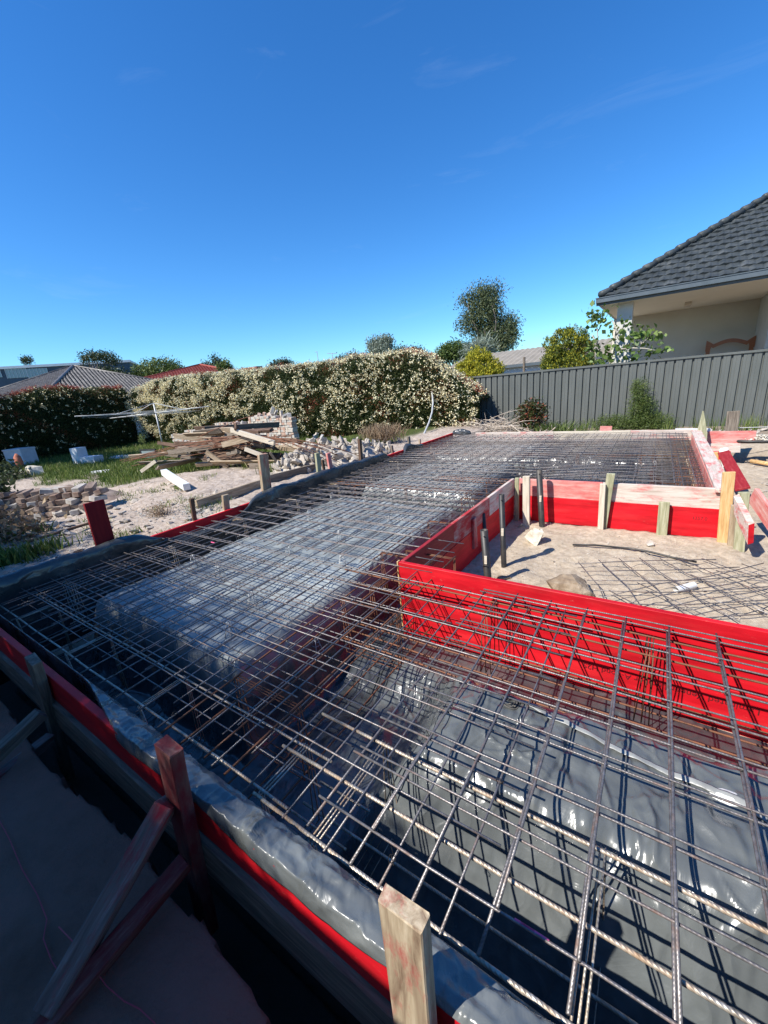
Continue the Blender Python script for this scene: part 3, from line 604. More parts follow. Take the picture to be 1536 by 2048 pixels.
# inner board along the courtyard (x = -1.54)
root = empty('inner_form_panel', (-1.54, 2.44, -0.6)); tag(root, 'receding formwork panel between the mesh bay and the sand yard, worn top', 'formwork', FW)
board('end_face', (-1.58, 2.42, -0.56), (-1.58, 2.42, 0.058), 0.036, 0.012, 'yellow', parent=root, up=(0, 1, 0))
board('upper_board', (-1.548, 2.43, -0.055), (-1.538, 3.35, -0.055), 0.23, 0.036, 'maroon', parent=root)
board('upper_board', (-1.538, 3.353, -0.055), (-1.515, 4.3, -0.055), 0.23, 0.036, 'wornboard', parent=root)
board('upper_board', (-1.515, 4.303, -0.055), (-1.50, 5.235, -0.055), 0.23, 0.036, 'faded', parent=root)
board('lower_board', (-1.544, 2.43, -0.39), (-1.50, 5.235, -0.39), 0.437, 0.036, 'red', parent=root)
# back courtyard board (faces the camera at y = 5.2)
root = empty('back_form_panel', (-1.5, 5.22, -0.5)); tag(root, 'back formwork panel of the sand yard, pale faded board over bright red', 'formwork', FW)
board('upper_board', (-1.48, 5.26, -0.055), (-0.45, 5.262, -0.055), 0.225, 0.036, 'pink', parent=root)
board('upper_board', (-0.447, 5.262, -0.055), (0.66, 5.26, -0.055), 0.225, 0.036, 'faded', parent=root)
board('lower_board', (-1.48, 5.255, -0.337), (0.68, 5.255, -0.337), 0.335, 0.036, 'red', parent=root)
for tx, x0 in (('Laminated Veneer Lumber', -0.98), ('F17 A-bond AS/NZS 4357.0', 0.0)):
    text(tx, 0.05, (x0, 5.2355, -0.30), (1, 0, 0), (0, 0, 1), M['ink'], root)
# right form board of the back slab
root = empty('right_form_panel', (0.64, 5.3, -0.5)); tag(root, 'pale worn formwork board running away from the yellow stake towards the fence', 'formwork', FW)
board('top_plank', (0.665, 5.2, ZT - 0.02), (0.675, 9.7, ZT - 0.02), 0.15, 0.036, 'faded', parent=root, up=(1, 0, 0))
board('side_board', (0.622, 5.285, -0.245), (0.628, 9.7, -0.245), 0.45, 0.03, 'pink', parent=root)
# far form
root = empty('far_form_panel', (-4.3, 9.8, -0.5)); tag(root, 'faded pink formwork along the far side of the slab below the fence', 'formwork', FW)
for a, b_, mm in ((-3.75, -1.9, 'faded'), (-1.897, -0.4, 'palewood'), (-0.397, 0.62, 'faded')):
    board('upper_board', (a, 9.79, -0.04), (b_, 9.79, -0.04), 0.2, 0.036, mm, parent=root)
board('lower_board', (-4.38, 9.785, -0.35), (0.62, 9.785, -0.35), 0.4, 0.036, 'graywood', parent=root)
# left form
root = empty('left_form_panel', (-4.42, 0.5, -0.4)); tag(root, 'long left formwork, red boards half wrapped in black plastic', 'formwork', FW)
board('upper_board', (-4.395, 0.40, -0.09), (-4.388, 4.0, -0.09), 0.30, 0.036, 'red', parent=root)
board('upper_board', (-4.388, 4.003, -0.09), (-4.383, 9.8, -0.09), 0.30, 0.036, 'red', parent=root)
board('capping_strip', (-4.45, 2.3, 0.035), (-4.44, 3.1, 0.035), 0.05, 0.03, 'palewood', parent=root, up=(1, 0, 0))
# front form
root = empty('front_form_panel', (-4.3, 0.47, -0.4)); tag(root, 'front formwork in the foreground, red board over a grey base board', 'formwork', FW)
board('upper_board', (-4.42, 0.468, -0.052), (3.2, 0.468, -0.052), 0.186, 0.036, 'red', parent=root)
board('base_board', (-4.42, 0.445, -0.245), (3.2, 0.445, -0.245), 0.19, 0.036, 'graywood', parent=root)

def stake(top, base, Y, wd, th, m, label, group='timber stakes holding the formwork', ext=0.25, point=False, rag=0.004, face=(1, 0, 0), name='timber_stake'):
    t = PY(*top, Y); b = PY(*base, Y); d = (b - t).normalized()
    return board(name, b + d * ext, t, wd, th, m, label, 'stake', group, up=face, rag=rag, point=point)
# front posts
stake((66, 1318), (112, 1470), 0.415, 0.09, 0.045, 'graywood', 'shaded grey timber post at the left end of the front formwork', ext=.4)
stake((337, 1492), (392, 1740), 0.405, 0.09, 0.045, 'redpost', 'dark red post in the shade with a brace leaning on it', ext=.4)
stake((806, 1812), (828, 2045), 0.405, 0.10, 0.036, 'post', 'pale scuffed post in the foreground, sawn end in the sun', ext=.5)
# braces
def brace(p0, p1, wd, th, m, label, up=(0, 0, 1)):
    return board('timber_brace', p0, p1, wd, th, m, label, 'brace', 'braces behind the front formwork', up=up, rag=.004)
brace(G(105, 2005, -0.20), PY(335, 1605, 0.372), 0.10, 0.06, 'wornred', 'upper of the two crossed braces leaning against the dark red post', up=(0.5, 0.2, 1))
brace(G(75, 2075, -0.235), PY(372, 1722, 0.36), 0.10, 0.05, 'redpost', 'lower red-stained brace under the leaning one at bottom left', up=(0.5, 0.2, 1))
brace(G(-60, 1560, -0.2), PY(84, 1425, 0.35), 0.07, 0.045, 'graywood', 'grey brace meeting the post at the left picture edge', up=(0.3, 0.2, 1))
brace(G(-60, 1600, -0.24), PY(100, 1478, 0.36), 0.07, 0.045, 'wornred', 'red-stained brace low under the grey one at the left edge', up=(0.3, 0.2, 1))
# left side stakes: their feet are just outside the left formwork
def lstake(top, base, wd, th, m, label, ext=.3, X=-4.47, **k):
    b = PX(*base, X); return stake(top, base, b.y, wd, th, m, label, ext=ext, face=(0, 1, 0), **k)
lstake((187, 1003), (218, 1112), 0.17, 0.036, 'shadedred', 'wide shade-darkened red board standing upright behind the left formwork')
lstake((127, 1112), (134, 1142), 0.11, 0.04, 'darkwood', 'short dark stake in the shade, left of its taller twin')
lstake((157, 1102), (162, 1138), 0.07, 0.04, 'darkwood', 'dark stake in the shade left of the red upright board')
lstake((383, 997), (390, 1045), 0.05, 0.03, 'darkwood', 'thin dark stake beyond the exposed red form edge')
lstake((450, 990), (454, 1030), 0.085, 0.04, 'wood', 'short squared stake rising from the left plastic fold')
lstake((525, 908), (536, 1002), 0.15, 0.05, 'post', 'tallest broad brown stake on the left side, in front of the timber pile')
lstake((634, 906), (640, 962), 0.09, 0.04, 'treated', 'greenish grey stake, left of the pair by the rubble heap')
lstake((656, 906), (664, 955), 0.085, 0.04, 'pink', 'reddish stake, right of the pair by the rubble heap')
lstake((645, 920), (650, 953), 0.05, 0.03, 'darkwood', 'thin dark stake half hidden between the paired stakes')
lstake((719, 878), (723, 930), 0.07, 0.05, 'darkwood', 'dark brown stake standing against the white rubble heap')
lstake((783, 891), (785, 905), 0.06, 0.04, 'graywood', 'low stub stake on the far part of the left form')
lstake((817, 873), (819, 893), 0.08, 0.04, 'graywood', 'far small stake just before the bare red left board')
lstake((839, 878), (840, 890), 0.05, 0.04, 'wood', 'tiny stake at the foot of the leaning white conduit')
# courtyard stakes
stake((1053, 952), (1053, 1054), 5.08, 0.085, 0.05, 'palewood', 'pale post in the inner corner of the sand yard')
stake((1034, 956), (1034, 1010), 5.15, 0.05, 0.03, 'treated', 'greenish stake tucked in the inner corner behind the pale post')
b0 = PX(948, 1090, -1.50); board('timber_block', PX(950, 1095, -1.495), PX(948, 1036, -1.495), 0.09, 0.03, 'wornboard', 'short plank nailed upright on the inner board behind the black pipes', 'plank', up=(0, 1, 0), rag=.003)
stake((1206, 968), (1201, 1060), 5.14, 0.06, 0.045, 'palewood', 'pale narrow stake, left of the crossed pair on the back board')
stake((1222, 947), (1206, 1050), 5.195, 0.085, 0.045, 'treated', 'leaning greenish stake behind the pale one on the back board')
stake((1329, 1004), (1323, 1071), 5.18, 0.10, 0.045, 'treated', 'short mottled stake on the right half of the back board')
stake((1458, 944), (1446, 1080), 5.14, 0.10, 0.04, 'yellow', 'bright yellow new pine stake at the corner of the back board')
stake((1473, 1010), (1466, 1078), 5.05, 0.08, 0.045, 'wood', 'brown weathered stake right of the yellow stake')
stake((1488, 985), (1478, 1092), 4.98, 0.085, 0.05, 'treated', 'grey-green post under the pale diagonal plank')
# right side loose boards
def corner_plank():
    a, b_, c, d = PY(1467, 992, 4.93), PY(1497, 1050, 4.68), PY(1495, 1089, 4.68), PY(1468, 1028, 4.93); tv = PY(1509, 1046, 4.70) - b_; mb = MB(); mb.hexa([d, c, c + tv, d + tv, a, b_, b_ + tv, a + tv]); o = mb.build('form_plank', M['faded']); tag(o, 'pale pink-washed plank with a red end, beside the yellow stake', 'plank', 'loose planks at the right corner')
    e = MB(); f = (b_ - a).normalized() * .002; e.add([b_ + f, c + f, c + tv + f, b_ + tv + f], [(0, 1, 2, 3)]); e.build('red_end', M['red'], o)
corner_plank()
board('form_plank', PY(1507, 990, 5.6), PY(1560, 1065, 5.0), 0.17, 0.04, 'pink', 'reddish plank at the right picture edge leaning past the grey post', 'plank', 'loose planks at the right corner', up=(0.1, 0, 1))
board('form_plank', (1.0, 8.6, -0.16), (1.0, 6.5, -0.25), 0.15, 0.03, 'maroon', 'red plank sloping beside the pale right-hand form board', 'plank', 'loose planks at the right corner', up=(1, 0, 0.35))
board('form_plank', PY(1404, 875, 9.9), PY(1510, 874, 9.9), 0.23, 0.036, 'pink', 'upper of the two pink boards below the fence at right', 'plank', 'pink boards beyond the slab corner', rag=.01)
board('form_plank', PY(1400, 896, 9.86), PY(1481, 896, 9.86), 0.17, 0.036, 'faded', 'lower pale pink board below the fence at right', 'plank', 'pink boards beyond the slab corner', rag=.01)
board('form_plank', PY(1405, 915, 9.82), PY(1460, 914, 9.82), 0.22, 0.036, 'red', 'bright red board behind the white standing pipe', 'plank', 'pink boards beyond the slab corner')
stake((1406, 822), (1403, 884), 9.7, 0.16, 0.05, 'treated', 'tall pointed stake at the far right corner of the slab', point=True)
stake((1467, 822), (1462, 866), 10.3, 0.19, 0.05, 'graywood', 'wide weathered stake behind the pink boards')
stake((1430, 905), (1430, 935), 9.0, 0.09, 0.05, 'yellow', 'short cut yellow stake end by the sloping red plank')
board('timber_block', PY(1200, 857, 9.95), PY(1224, 857, 9.95), 0.1, 0.04, 'pink', 'small pink offcut on the far edge below the fern', 'plank', 'pink boards beyond the slab corner')
board('timber_block', PY(1350, 862, 10.0), PY(1421, 862, 10.0), 0.1, 0.04, 'white', 'white painted strip lying behind the pointed stake', 'strip')
# string line
b = MB(); b.tube([PY(1462, 856, 10.3), PY(1500, 855, 10.4), PY(1560, 853, 10.6)], 0.006, 5); tag(b.build('string_line', M['white']), 'white builders string line tied at the right below the fence', 'string line')
b = MB(); pts = [(-10, 1625), (20, 1680), (45, 1740), (75, 1790), (95, 1840), (88, 1880), (105, 1925), (145, 1985)]
b.tube([G(x, y, -0.24) + Vector((0, 0, .006)) for x, y in pts], 0.0018, 5)
tag(b.build('pink_string', simple('pink_cord', [(0.3, (0.45, 0.06, 0.09)), (0.7, (0.5, 0.1, 0.12))], 9, 0.8, bump=0), smooth=True), 'thin pink string line trailing over the shaded concrete', 'string line')
b = MB(); pts = [(135, 1888), (170, 1925), (215, 1975), (250, 2005), (280, 2020), (310, 2048), (330, 2090)]
b.tube([G(x, y, -0.24) + Vector((0, 0, .006 + (.08 if i < 2 else 0))) for i, (x, y) in enumerate(pts)], 0.0018, 5)
tag(b.build('pink_string', bpy.data.materials['pink_cord'], smooth=True), 'end of the pink string crossing the bottom left braces', 'string line')

# ------------------------------------------------------------------ loose masonry
import bmesh
def hull_mesh(name, m, seed, n=16, sc=(1, 1, 1), sub=0):
    rg = random.Random(seed); bm = bmesh.new()
    for k in range(n):
        v = Vector((rg.gauss(0, 1), rg.gauss(0, 1), rg.gauss(0, 1))).normalized() * rg.uniform(.8, 1.1); bm.verts.new((v.x * sc[0], v.y * sc[1], v.z * sc[2]))
    r = bmesh.ops.convex_hull(bm, input=bm.verts); bmesh.ops.delete(bm, geom=list({g for g in r['geom_interior'] + r['geom_unused'] if isinstance(g, bmesh.types.BMVert)}), context='VERTS')
    if sub:
        bmesh.ops.subdivide_edges(bm, edges=bm.edges, cuts=sub, use_grid_fill=True)
        for v in bm.verts: v.co *= 1 + 0.09 * float(fbm(v.co.x * 2 / sc[0] + seed, v.co.y * 2 / sc[1] + v.co.z * 2 / sc[2], 3))
    me = bpy.data.meshes.new(name); bm.to_mesh(me); bm.free(); me.materials.append(m); return me
def place(me, name, loc, s=1.0, rot=None, label=None, cat=None, group=None):
    o = bpy.data.objects.new(name, me); C.objects.link(o); o.location = loc
    o.scale = (s, s, s) if not hasattr(s, '__len__') else s
    o.rotation_euler = rot if rot is not None else (random.uniform(0, 6), random.uniform(0, 6), random.uniform(0, 6))
    return tag(o, label, cat, group)
RUB = [hull_mesh('chunk', M['rubble'], i, 12, (1, .8, .62)) for i in range(9)]
p = gp(1075, 1088); place(hull_mesh('pale_rock', M['palerock'], 21, 11, (.15, .11, .10), 2), 'pale_rock', p + Vector((0, .03, .06)), (1.35, 1.2, 1.1), (0.2, 0.3, 0.5), 'pale angular rock lying in the sand yard near the black pipes', 'rock')
place(hull_mesh('pale_rock_tip', M['palerock'], 33, 9, (.07, .06, .10), 1), 'pale_rock', p + Vector((-.01, .05, .15)), 1, (0, .35, .2), 'pale pointed stone perched on the angular rock', 'rock')
p = gp(1135, 1186); place(hull_mesh('brown_rock', M['rock'], 5, 34, (.22, .13, .11), 3), 'brown_rock', p + Vector((0, .06, .035)), 1, (0, 0, -.15), 'big brown rock in the sand just behind the near red board', 'rock')
p = gp(1005, 1160); place(hull_mesh('grey_stone', M['rock'], 12, 12, (.085, .05, .035), 2), 'stone', p + Vector((0, .02, .01)), 1, (0, 0, .3), 'small grey stone beside the nearest black pipe', 'stone')
p = gp(1298, 1092); place(hull_mesh('mortar_lump', M['rubble'], 15, 12, (.05, .04, .045), 2), 'mortar_lump', p + Vector((0, 0, .025)), 1, (0, 0, .3), 'small crusty lump of concrete on the sand before the back board', 'lump')
for i, (px, py, s_, lb) in enumerate([(1040, 1052, .05, 'flat grey stone at the foot of the corner post'), (1502, 1010, .05, 'stone between the loose planks at the right'), (1330, 1200, .03, 'small white chip inside the loose mesh on the sand'), (1520, 1225, .04, 'pale chip on the sand near the right edge, below the loose mesh')]):
    place(RUB[i], 'stone', gp(px, py) + Vector((0, 0, .01)), (s_, s_, s_ * .6), None, lb, 'stone')
# scattered small stones over sand and dirt
def scatter(n, poly, smin, smax, label, cat, group, kind_name='stone', meshes=None, wx=None):
    xs = [q[0] for q in poly]; ys = [q[1] for q in poly]; k = 0
    while k < n:
        x, y = random.uniform(min(xs), max(xs)), random.uniform(min(ys), max(ys)); ins = False; j = len(poly) - 1
        for i in range(len(poly)):
            if (poly[i][1] > y) != (poly[j][1] > y) and x < (poly[j][0] - poly[i][0]) * (y - poly[i][1]) / (poly[j][1] - poly[i][1]) + poly[i][0]: ins = not ins
            j = i
        if not ins: continue
        s_ = smin + (smax - smin) * random.random() ** 2.5; p = gp(x, y)
        place(random.choice(meshes or RUB), kind_name, p + Vector((0, 0, s_ * .25)), (s_, s_, s_ * .7), (random.uniform(-.4, .4), random.uniform(-.4, .4), random.uniform(0, 6)), label, cat, group); k += 1
DRT = [(175, 1010), (330, 965), (480, 985), (420, 1035), (250, 1085), (170, 1100), (60, 1120), (60, 1080)]
scatter(110, DRT, .02, .09, 'small broken stone on the bare dirt left of the long formwork', 'stone', 'stones strewn on the dirt')
scatter(26, [(1100, 1075), (1420, 1085), (1530, 1130), (1530, 1240), (1250, 1210), (1010, 1120)], .006, .02, 'tiny pale chip lying on the sand of the yard', 'stone', 'chips on the sand')
# gravel as one object
def gravel():
    V, Fc = [], []; b = MB()
    for k in range(2600):
        c = (random.gauss(415, 26), random.gauss(1016, 12)) if k < 900 else ((random.uniform(20, 240), random.uniform(1085, 1150)) if k < 2000 else (random.uniform(240, 470), random.uniform(975, 1050)))
        p = gp(*c)
        if p.x > -4.5: continue
        s_ = random.uniform(.008, .026); q = [p + Vector((random.uniform(-1, 1), random.uniform(-1, 1), random.uniform(0, .9))) * s_ for _ in range(5)]
        b.add(q, [(0, 1, 2), (0, 2, 3), (0, 3, 1), (4, 2, 1), (4, 3, 2), (4, 1, 3)])
    o = b.build('gravel', simple('blue_grey_gravel', [(0.3, (0.22, 0.22, 0.21)), (0.7, (0.46, 0.45, 0.42))], 3, 0.95, bump=0)); tag(o, 'loose grey gravel and crumbs along the left formwork', 'gravel', kind='stuff')
gravel()
def debris():
    b = MB()
    for k in range(0):
        c = (random.uniform(0, 560), random.uniform(1560, 2048)); p = G(c[0], c[1], -.25)
        if p.y > 0.25: continue
        s_ = random.uniform(.001, .0035); q = [p + Vector((random.uniform(-1, 1), random.uniform(-1, 1), random.uniform(0, .9))) * s_ for _ in range(4)]
        b.add(q, [(0, 1, 2), (0, 2, 3), (0, 3, 1)])
    for k in range(2600):
        x = random.uniform(-1.45, 2.5); y = random.uniform(2.5, 5.15); s_ = random.uniform(.003, .009); z = float(zground(x, y)) + 0.012
        q = [Vector((x, y, z)) + Vector((random.uniform(-1, 1), random.uniform(-1, 1), random.uniform(-.5, .9))) * s_ for _ in range(5)]
        b.add(q, [(0, 1, 2), (0, 2, 3), (0, 3, 1), (4, 2, 1), (4, 3, 2), (4, 1, 3)])
    o = b.build('grit', simple('pale_grit', [(0.3, (0.3, 0.26, 0.21)), (0.7, (0.62, 0.57, 0.5))], 3, 0.95, bump=0)); tag(o, 'fine grit scattered over the sand of the yard', 'grit', kind='stuff')
debris()
def rub_heap(n, c0, cx, cy, h, smin, smax, label, group, seed=0, meshes=RUB, name='broken_brick'):
    # c0 world centre; cx, cy half axis vectors; conical heap
    for k in range(n):
        a = random.uniform(0, 2 * math.pi); r = math.sqrt(random.random()); p = c0 + cx * (r * math.cos(a)) + cy * (r * math.sin(a))
        z = float(zground(p.x, p.y)) + h * max(0, 1 - r) ** .8 * (1 + .3 * float(perlin(p.x * 1.3, p.y * 1.3)))
        s_ = smin + (smax - smin) * random.random() ** 1.5
        place(random.choice(meshes), name, (p.x, p.y, z + s_ * .3), (s_, s_ * random.uniform(.7, 1), s_ * random.uniform(.5, .8)), None, label, 'rubble', group)
cA = gp(690, 925); uA = gp(815, 893) - gp(600, 940); uA.z = 0; nA = Vector((-uA.y, uA.x, 0)).normalized()
hp = MB();
rub_heap(240, cA + nA * .35, uA * .52, nA * .75, 0.50, .05, .15, 'pale lump of broken brick in the rubble heap beside the brick stack', 'rubble in the heap')
cB = gp(770, 895) + nA * .6; rub_heap(40, cB, uA * .35, nA * .5, 0.25, .04, .11, 'pale brick lump scattered at the far end of the rubble heap', 'rubble at the far end')
# core of the heap, so that nothing shows through
def mound(name, c, ux, uy, h, m, label, cat):
    rr, aa = np.meshgrid(np.linspace(0, 1.05, 14), np.linspace(0, 2 * np.pi, 40)); X = c.x + ux.x * rr * np.cos(aa) + uy.x * rr * np.sin(aa); Y = c.y + ux.y * rr * np.cos(aa) + uy.y * rr * np.sin(aa)
    Z = zground(X, Y) + h * np.maximum(0, 1 - rr) ** .8 * (1 + .3 * perlin(X * 1.3, Y * 1.3)) - .03 + .03 * perlin(X * 6, Y * 6)
    o = grid(name, X, Y, Z, m); return tag(o, label, cat, kind='stuff')
mound('rubble_fines', cA + nA * .35, uA * .52, nA * .75, .46, M['rubble'], 'crushed mortar filling the rubble heap', 'rubble')
# dry grass clump on the rubble
def blades(name, P, h, m, label=None, cat=None, kind='stuff', lean=.35, wd=.006, parent=None, group=None, nseg=2):
    P = np.asarray(P, float); n = len(P); a = RNG.uniform(0, 2 * np.pi, n); hh = np.asarray(h) * RNG.uniform(.5, 1.15, n); ln = RNG.uniform(.1, 1, n) * lean * hh
    b = RNG.uniform(0, 2 * np.pi, n); w_ = wd * RNG.uniform(.6, 1.3, n); dx, dy = np.cos(b) * w_, np.sin(b) * w_; ox, oy = np.cos(a) * ln, np.sin(a) * ln
    V = np.zeros((n, 4, 3)); V[:, 0] = P - np.stack([dx, dy, 0 * dx], 1); V[:, 1] = P + np.stack([dx, dy, 0 * dx], 1)
    V[:, 2] = P + np.stack([ox * .55 + dx * .7, oy * .55 + dy * .7, hh * .65], 1); V[:, 3] = P + np.stack([ox, oy, hh * .98], 1)
    V = np.concatenate([V, (P + np.stack([ox * .55 - dx * .7, oy * .55 - dy * .7, hh * .65], 1))[:, None]], 1).reshape(-1, 3)
    i = np.arange(n) * 5; Fq = np.concatenate([np.stack([i, i + 1, i + 2, i + 4], 1), np.stack([i + 4, i + 2, i + 3, i + 3], 1)])
    Fq = np.stack([i, i + 1, i + 2, i + 4], 1); me = bpy.data.meshes.new(name)
    F3 = np.stack([i + 4, i + 2, i + 3], 1); lp = np.concatenate([Fq.ravel(), F3.ravel()]).astype(np.int32); st = np.concatenate([np.arange(n) * 4, 4 * n + np.arange(n) * 3]).astype(np.int32)
    me.vertices.add(len(V)); me.vertices.foreach_set('co', V.astype(np.float32).ravel()); me.loops.add(len(lp)); me.loops.foreach_set('vertex_index', lp)
    me.polygons.add(2 * n); me.polygons.foreach_set('loop_start', st); me.update(calc_edges=True)
    r = RNG.uniform(0, 1, n); at = me.attributes.new('rnd', 'FLOAT', 'FACE'); at.data.foreach_set('value', np.concatenate([r, r]).astype(np.float32)); me.materials.append(m)
    o = link(name, me, parent); return tag(o, label, cat, group, kind)
pc = gp(745, 895); Z0 = float(zground(pc.x, pc.y)) + .1
blades('dry_grass_clump', [(pc.x + random.gauss(0, .25), pc.y + .5 + random.gauss(0, .2), Z0 + random.uniform(0, .22)) for _ in range(1400)], .28, M['dry'], 'brown dry grass clump lying on the rubble heap', 'dry grass', lean=1.4)
# ------------------------------------------------------------------ bricks
def brick_mesh(name, m, seed, L=.23, W=.11, Hh=.076):
    rg = random.Random(seed); bm = bmesh.new(); bmesh.ops.create_cube(bm, size=1)
    for v in bm.verts: v.co = Vector((v.co.x * L + rg.uniform(-.006, .006), v.co.y * W + rg.uniform(-.005, .005), v.co.z * Hh + rg.uniform(-.003, .003)))
    bmesh.ops.bevel(bm, geom=list(bm.edges), offset=.005, segments=1, affect='EDGES')
    me = bpy.data.meshes.new(name); bm.to_mesh(me); bm.free(); me.materials.append(m); return me
def bm_mat(nm, a): return simple(nm, [(0.3, a[0]), (0.55, a[1]), (0.75, a[2])], 7, .95, bump=.5, bscale=30, dist=.008, spec=.1)
BRK = [brick_mesh('brick', bm_mat('cream_brick', [(.42, .34, .27), (.56, .5, .42), (.68, .64, .57)]), 1), brick_mesh('brick', bm_mat('pink_brick', [(.38, .2, .14), (.5, .36, .28), (.62, .55, .47)]), 2),
       brick_mesh('brick', bm_mat('grey_mortar_brick', [(.3, .27, .24), (.46, .43, .39), (.6, .58, .54)]), 3)]
DBR = [brick_mesh('brick', M['paverdark'], 5), brick_mesh('brick', bm_mat('brown_brick', [(.16, .1, .08), (.27, .2, .16), (.4, .34, .29)]), 6), BRK[2]]
def brick_stack():
    a = gp(352, 906); bq = gp(622, 903); yb = (a.y + bq.y) / 2 + .9; L0 = PY(352, 880, yb); R0 = PY(598, 880, yb); zb = float(zground(-10, yb)) + .02
    n = int((R0.x - L0.x) / .118); cnt = 0; hid = MB(); hids = [MB(), MB(), MB()]
    for i in range(n):
        x = L0.x + .118 * i; f = i / n
        ppx = 352 + f * 246; tp = 868 if f < .14 else (858 if f < .42 else (844 if f < .7 else 831)); zt = PV((x, yb, 0), tp).z + .02 * math.sin(i * 2.1)
        nc = int((zt - zb) / .078)
        for c in range(nc):
            z = zb + .078 * (c + .5); jog = Vector((random.uniform(-.006, .006), random.uniform(-.02, .02), 0))
            if c >= nc - (5 if f < .75 else 9) and cnt < 190:
                place(random.choice(BRK), 'brick', Vector((x, yb, z)) + jog, 1, (0, 0, math.pi / 2 + random.uniform(-.05, .05)), 'salvaged brick in the stack behind the timber pile', 'brick', 'bricks in the tall stack'); cnt += 1
            else:
                j2 = random.uniform(-.02, .02); hids[random.randrange(3)].box((x - .054 + jog.x, yb - .11 + j2, z - .036), (x + .054 + jog.x, yb + .11 + j2, z + .036))
    pass
    for q_ in range(3):
        for v_ in hids[q_].v: hid.v.append(v_)
    mi = []; nf0 = len(hid.f); off = hid.n
    for q_ in range(3):
        hid.f += [tuple(i + off for i in f) for f in hids[q_].f]; off += hids[q_].n; mi += [q_] * len(hids[q_].f)
    ho = hid.build('lower_bricks', [b_.materials[0] for b_ in BRK]); ho.data.polygons.foreach_set('material_index', [2] * nf0 + mi)
    tag(ho, 'lower courses of the salvaged brick stack, mostly hidden by timber', 'bricks', kind='stuff')
    # tumbled bricks on the top right
    for k in range(34):
        f = random.uniform(.55, .98); x = L0.x + (R0.x - L0.x) * f; tp = 842 + random.uniform(-14, 8) + (14 if f < .68 else 0) - (8 if .72 < f < .86 else 0); q = PV((x, yb + random.uniform(-.05, .35), 0), tp)
        place(random.choice(BRK), 'brick', q, 1, None, 'loose brick tumbled on top of the tall brick stack', 'brick', 'bricks thrown on the stack')
    # sloping heap of bricks at the right of the stack
    for k in range(22):
        q = gp(random.uniform(575, 628), random.uniform(888, 915)); q += Vector((0, .4, random.uniform(.02, .3)))
        place(random.choice(BRK), 'brick', q, 1, None, 'loose brick slid down at the right end of the tall stack', 'brick', 'bricks beside the stack')
brick_stack()
def left_heap():
    mq = gp(70, 1035); mound('brick_rubble', mq + Vector((-.3, .7, 0)), Vector((1.15, .25, 0)), Vector((-.2, .6, 0)), .42, M['paverdark'], 'crumbled masonry under the low brick heap at the left edge', 'rubble')
    # old bricks heaped at the left edge: stepped rows, tilted
    a = gp(0, 1056); b_ = gp(150, 1030); u = (b_ - a); L = u.length; u.normalize(); n_ = Vector((-u.y, u.x, 0)); base = float(zground(a.x, a.y)); cnt = 0
    for lvl in range(6):
        for i in range(-3, int((L + .5 - lvl * .06) / .16) + 1):
            for dpt in (0,):
                q = a + u * (i * .165 + random.uniform(-.03, .03) + lvl * .01) + n_ * (lvl * .055 + dpt * .25 + random.uniform(-.02, .02)); q.z = base + .05 + lvl * .083
                place(random.choice(DBR), 'brick', q, 1.0, (random.gauss(0, .14), random.gauss(0, .14), math.atan2(u.y, u.x) + random.gauss(0, .25) + (math.pi / 2 if random.random() < .55 else 0)), 'old grey brick in the low heap at the left picture edge', 'brick', 'bricks in the low heap at the left edge'); cnt += 1
    for (px, py) in [(95, 1052), (75, 1058), (120, 1002), (175, 1008), (190, 995)]:
        pass
left_heap()
place(brick_mesh('cored_brick', BRK[0].materials[0], 9, .3, .13, .1), 'cored_brick', gp(92, 1058) + Vector((0, 0, .05)), 1, (0, .05, .5), 'pale cored brick lying below the low brick heap', 'brick')
place(BRK[0], 'brick', gp(148, 1010) + Vector((0, 0, .1)), 1.1, (.5, .5, 1.0), 'pale brick with a slot leaning at the right end of the low heap', 'brick')
place(RUB[3], 'stone', gp(135, 1070) + Vector((0, 0, .03)), (.12, .09, .08), None, 'white angular stone below the low heap of bricks', 'stone')
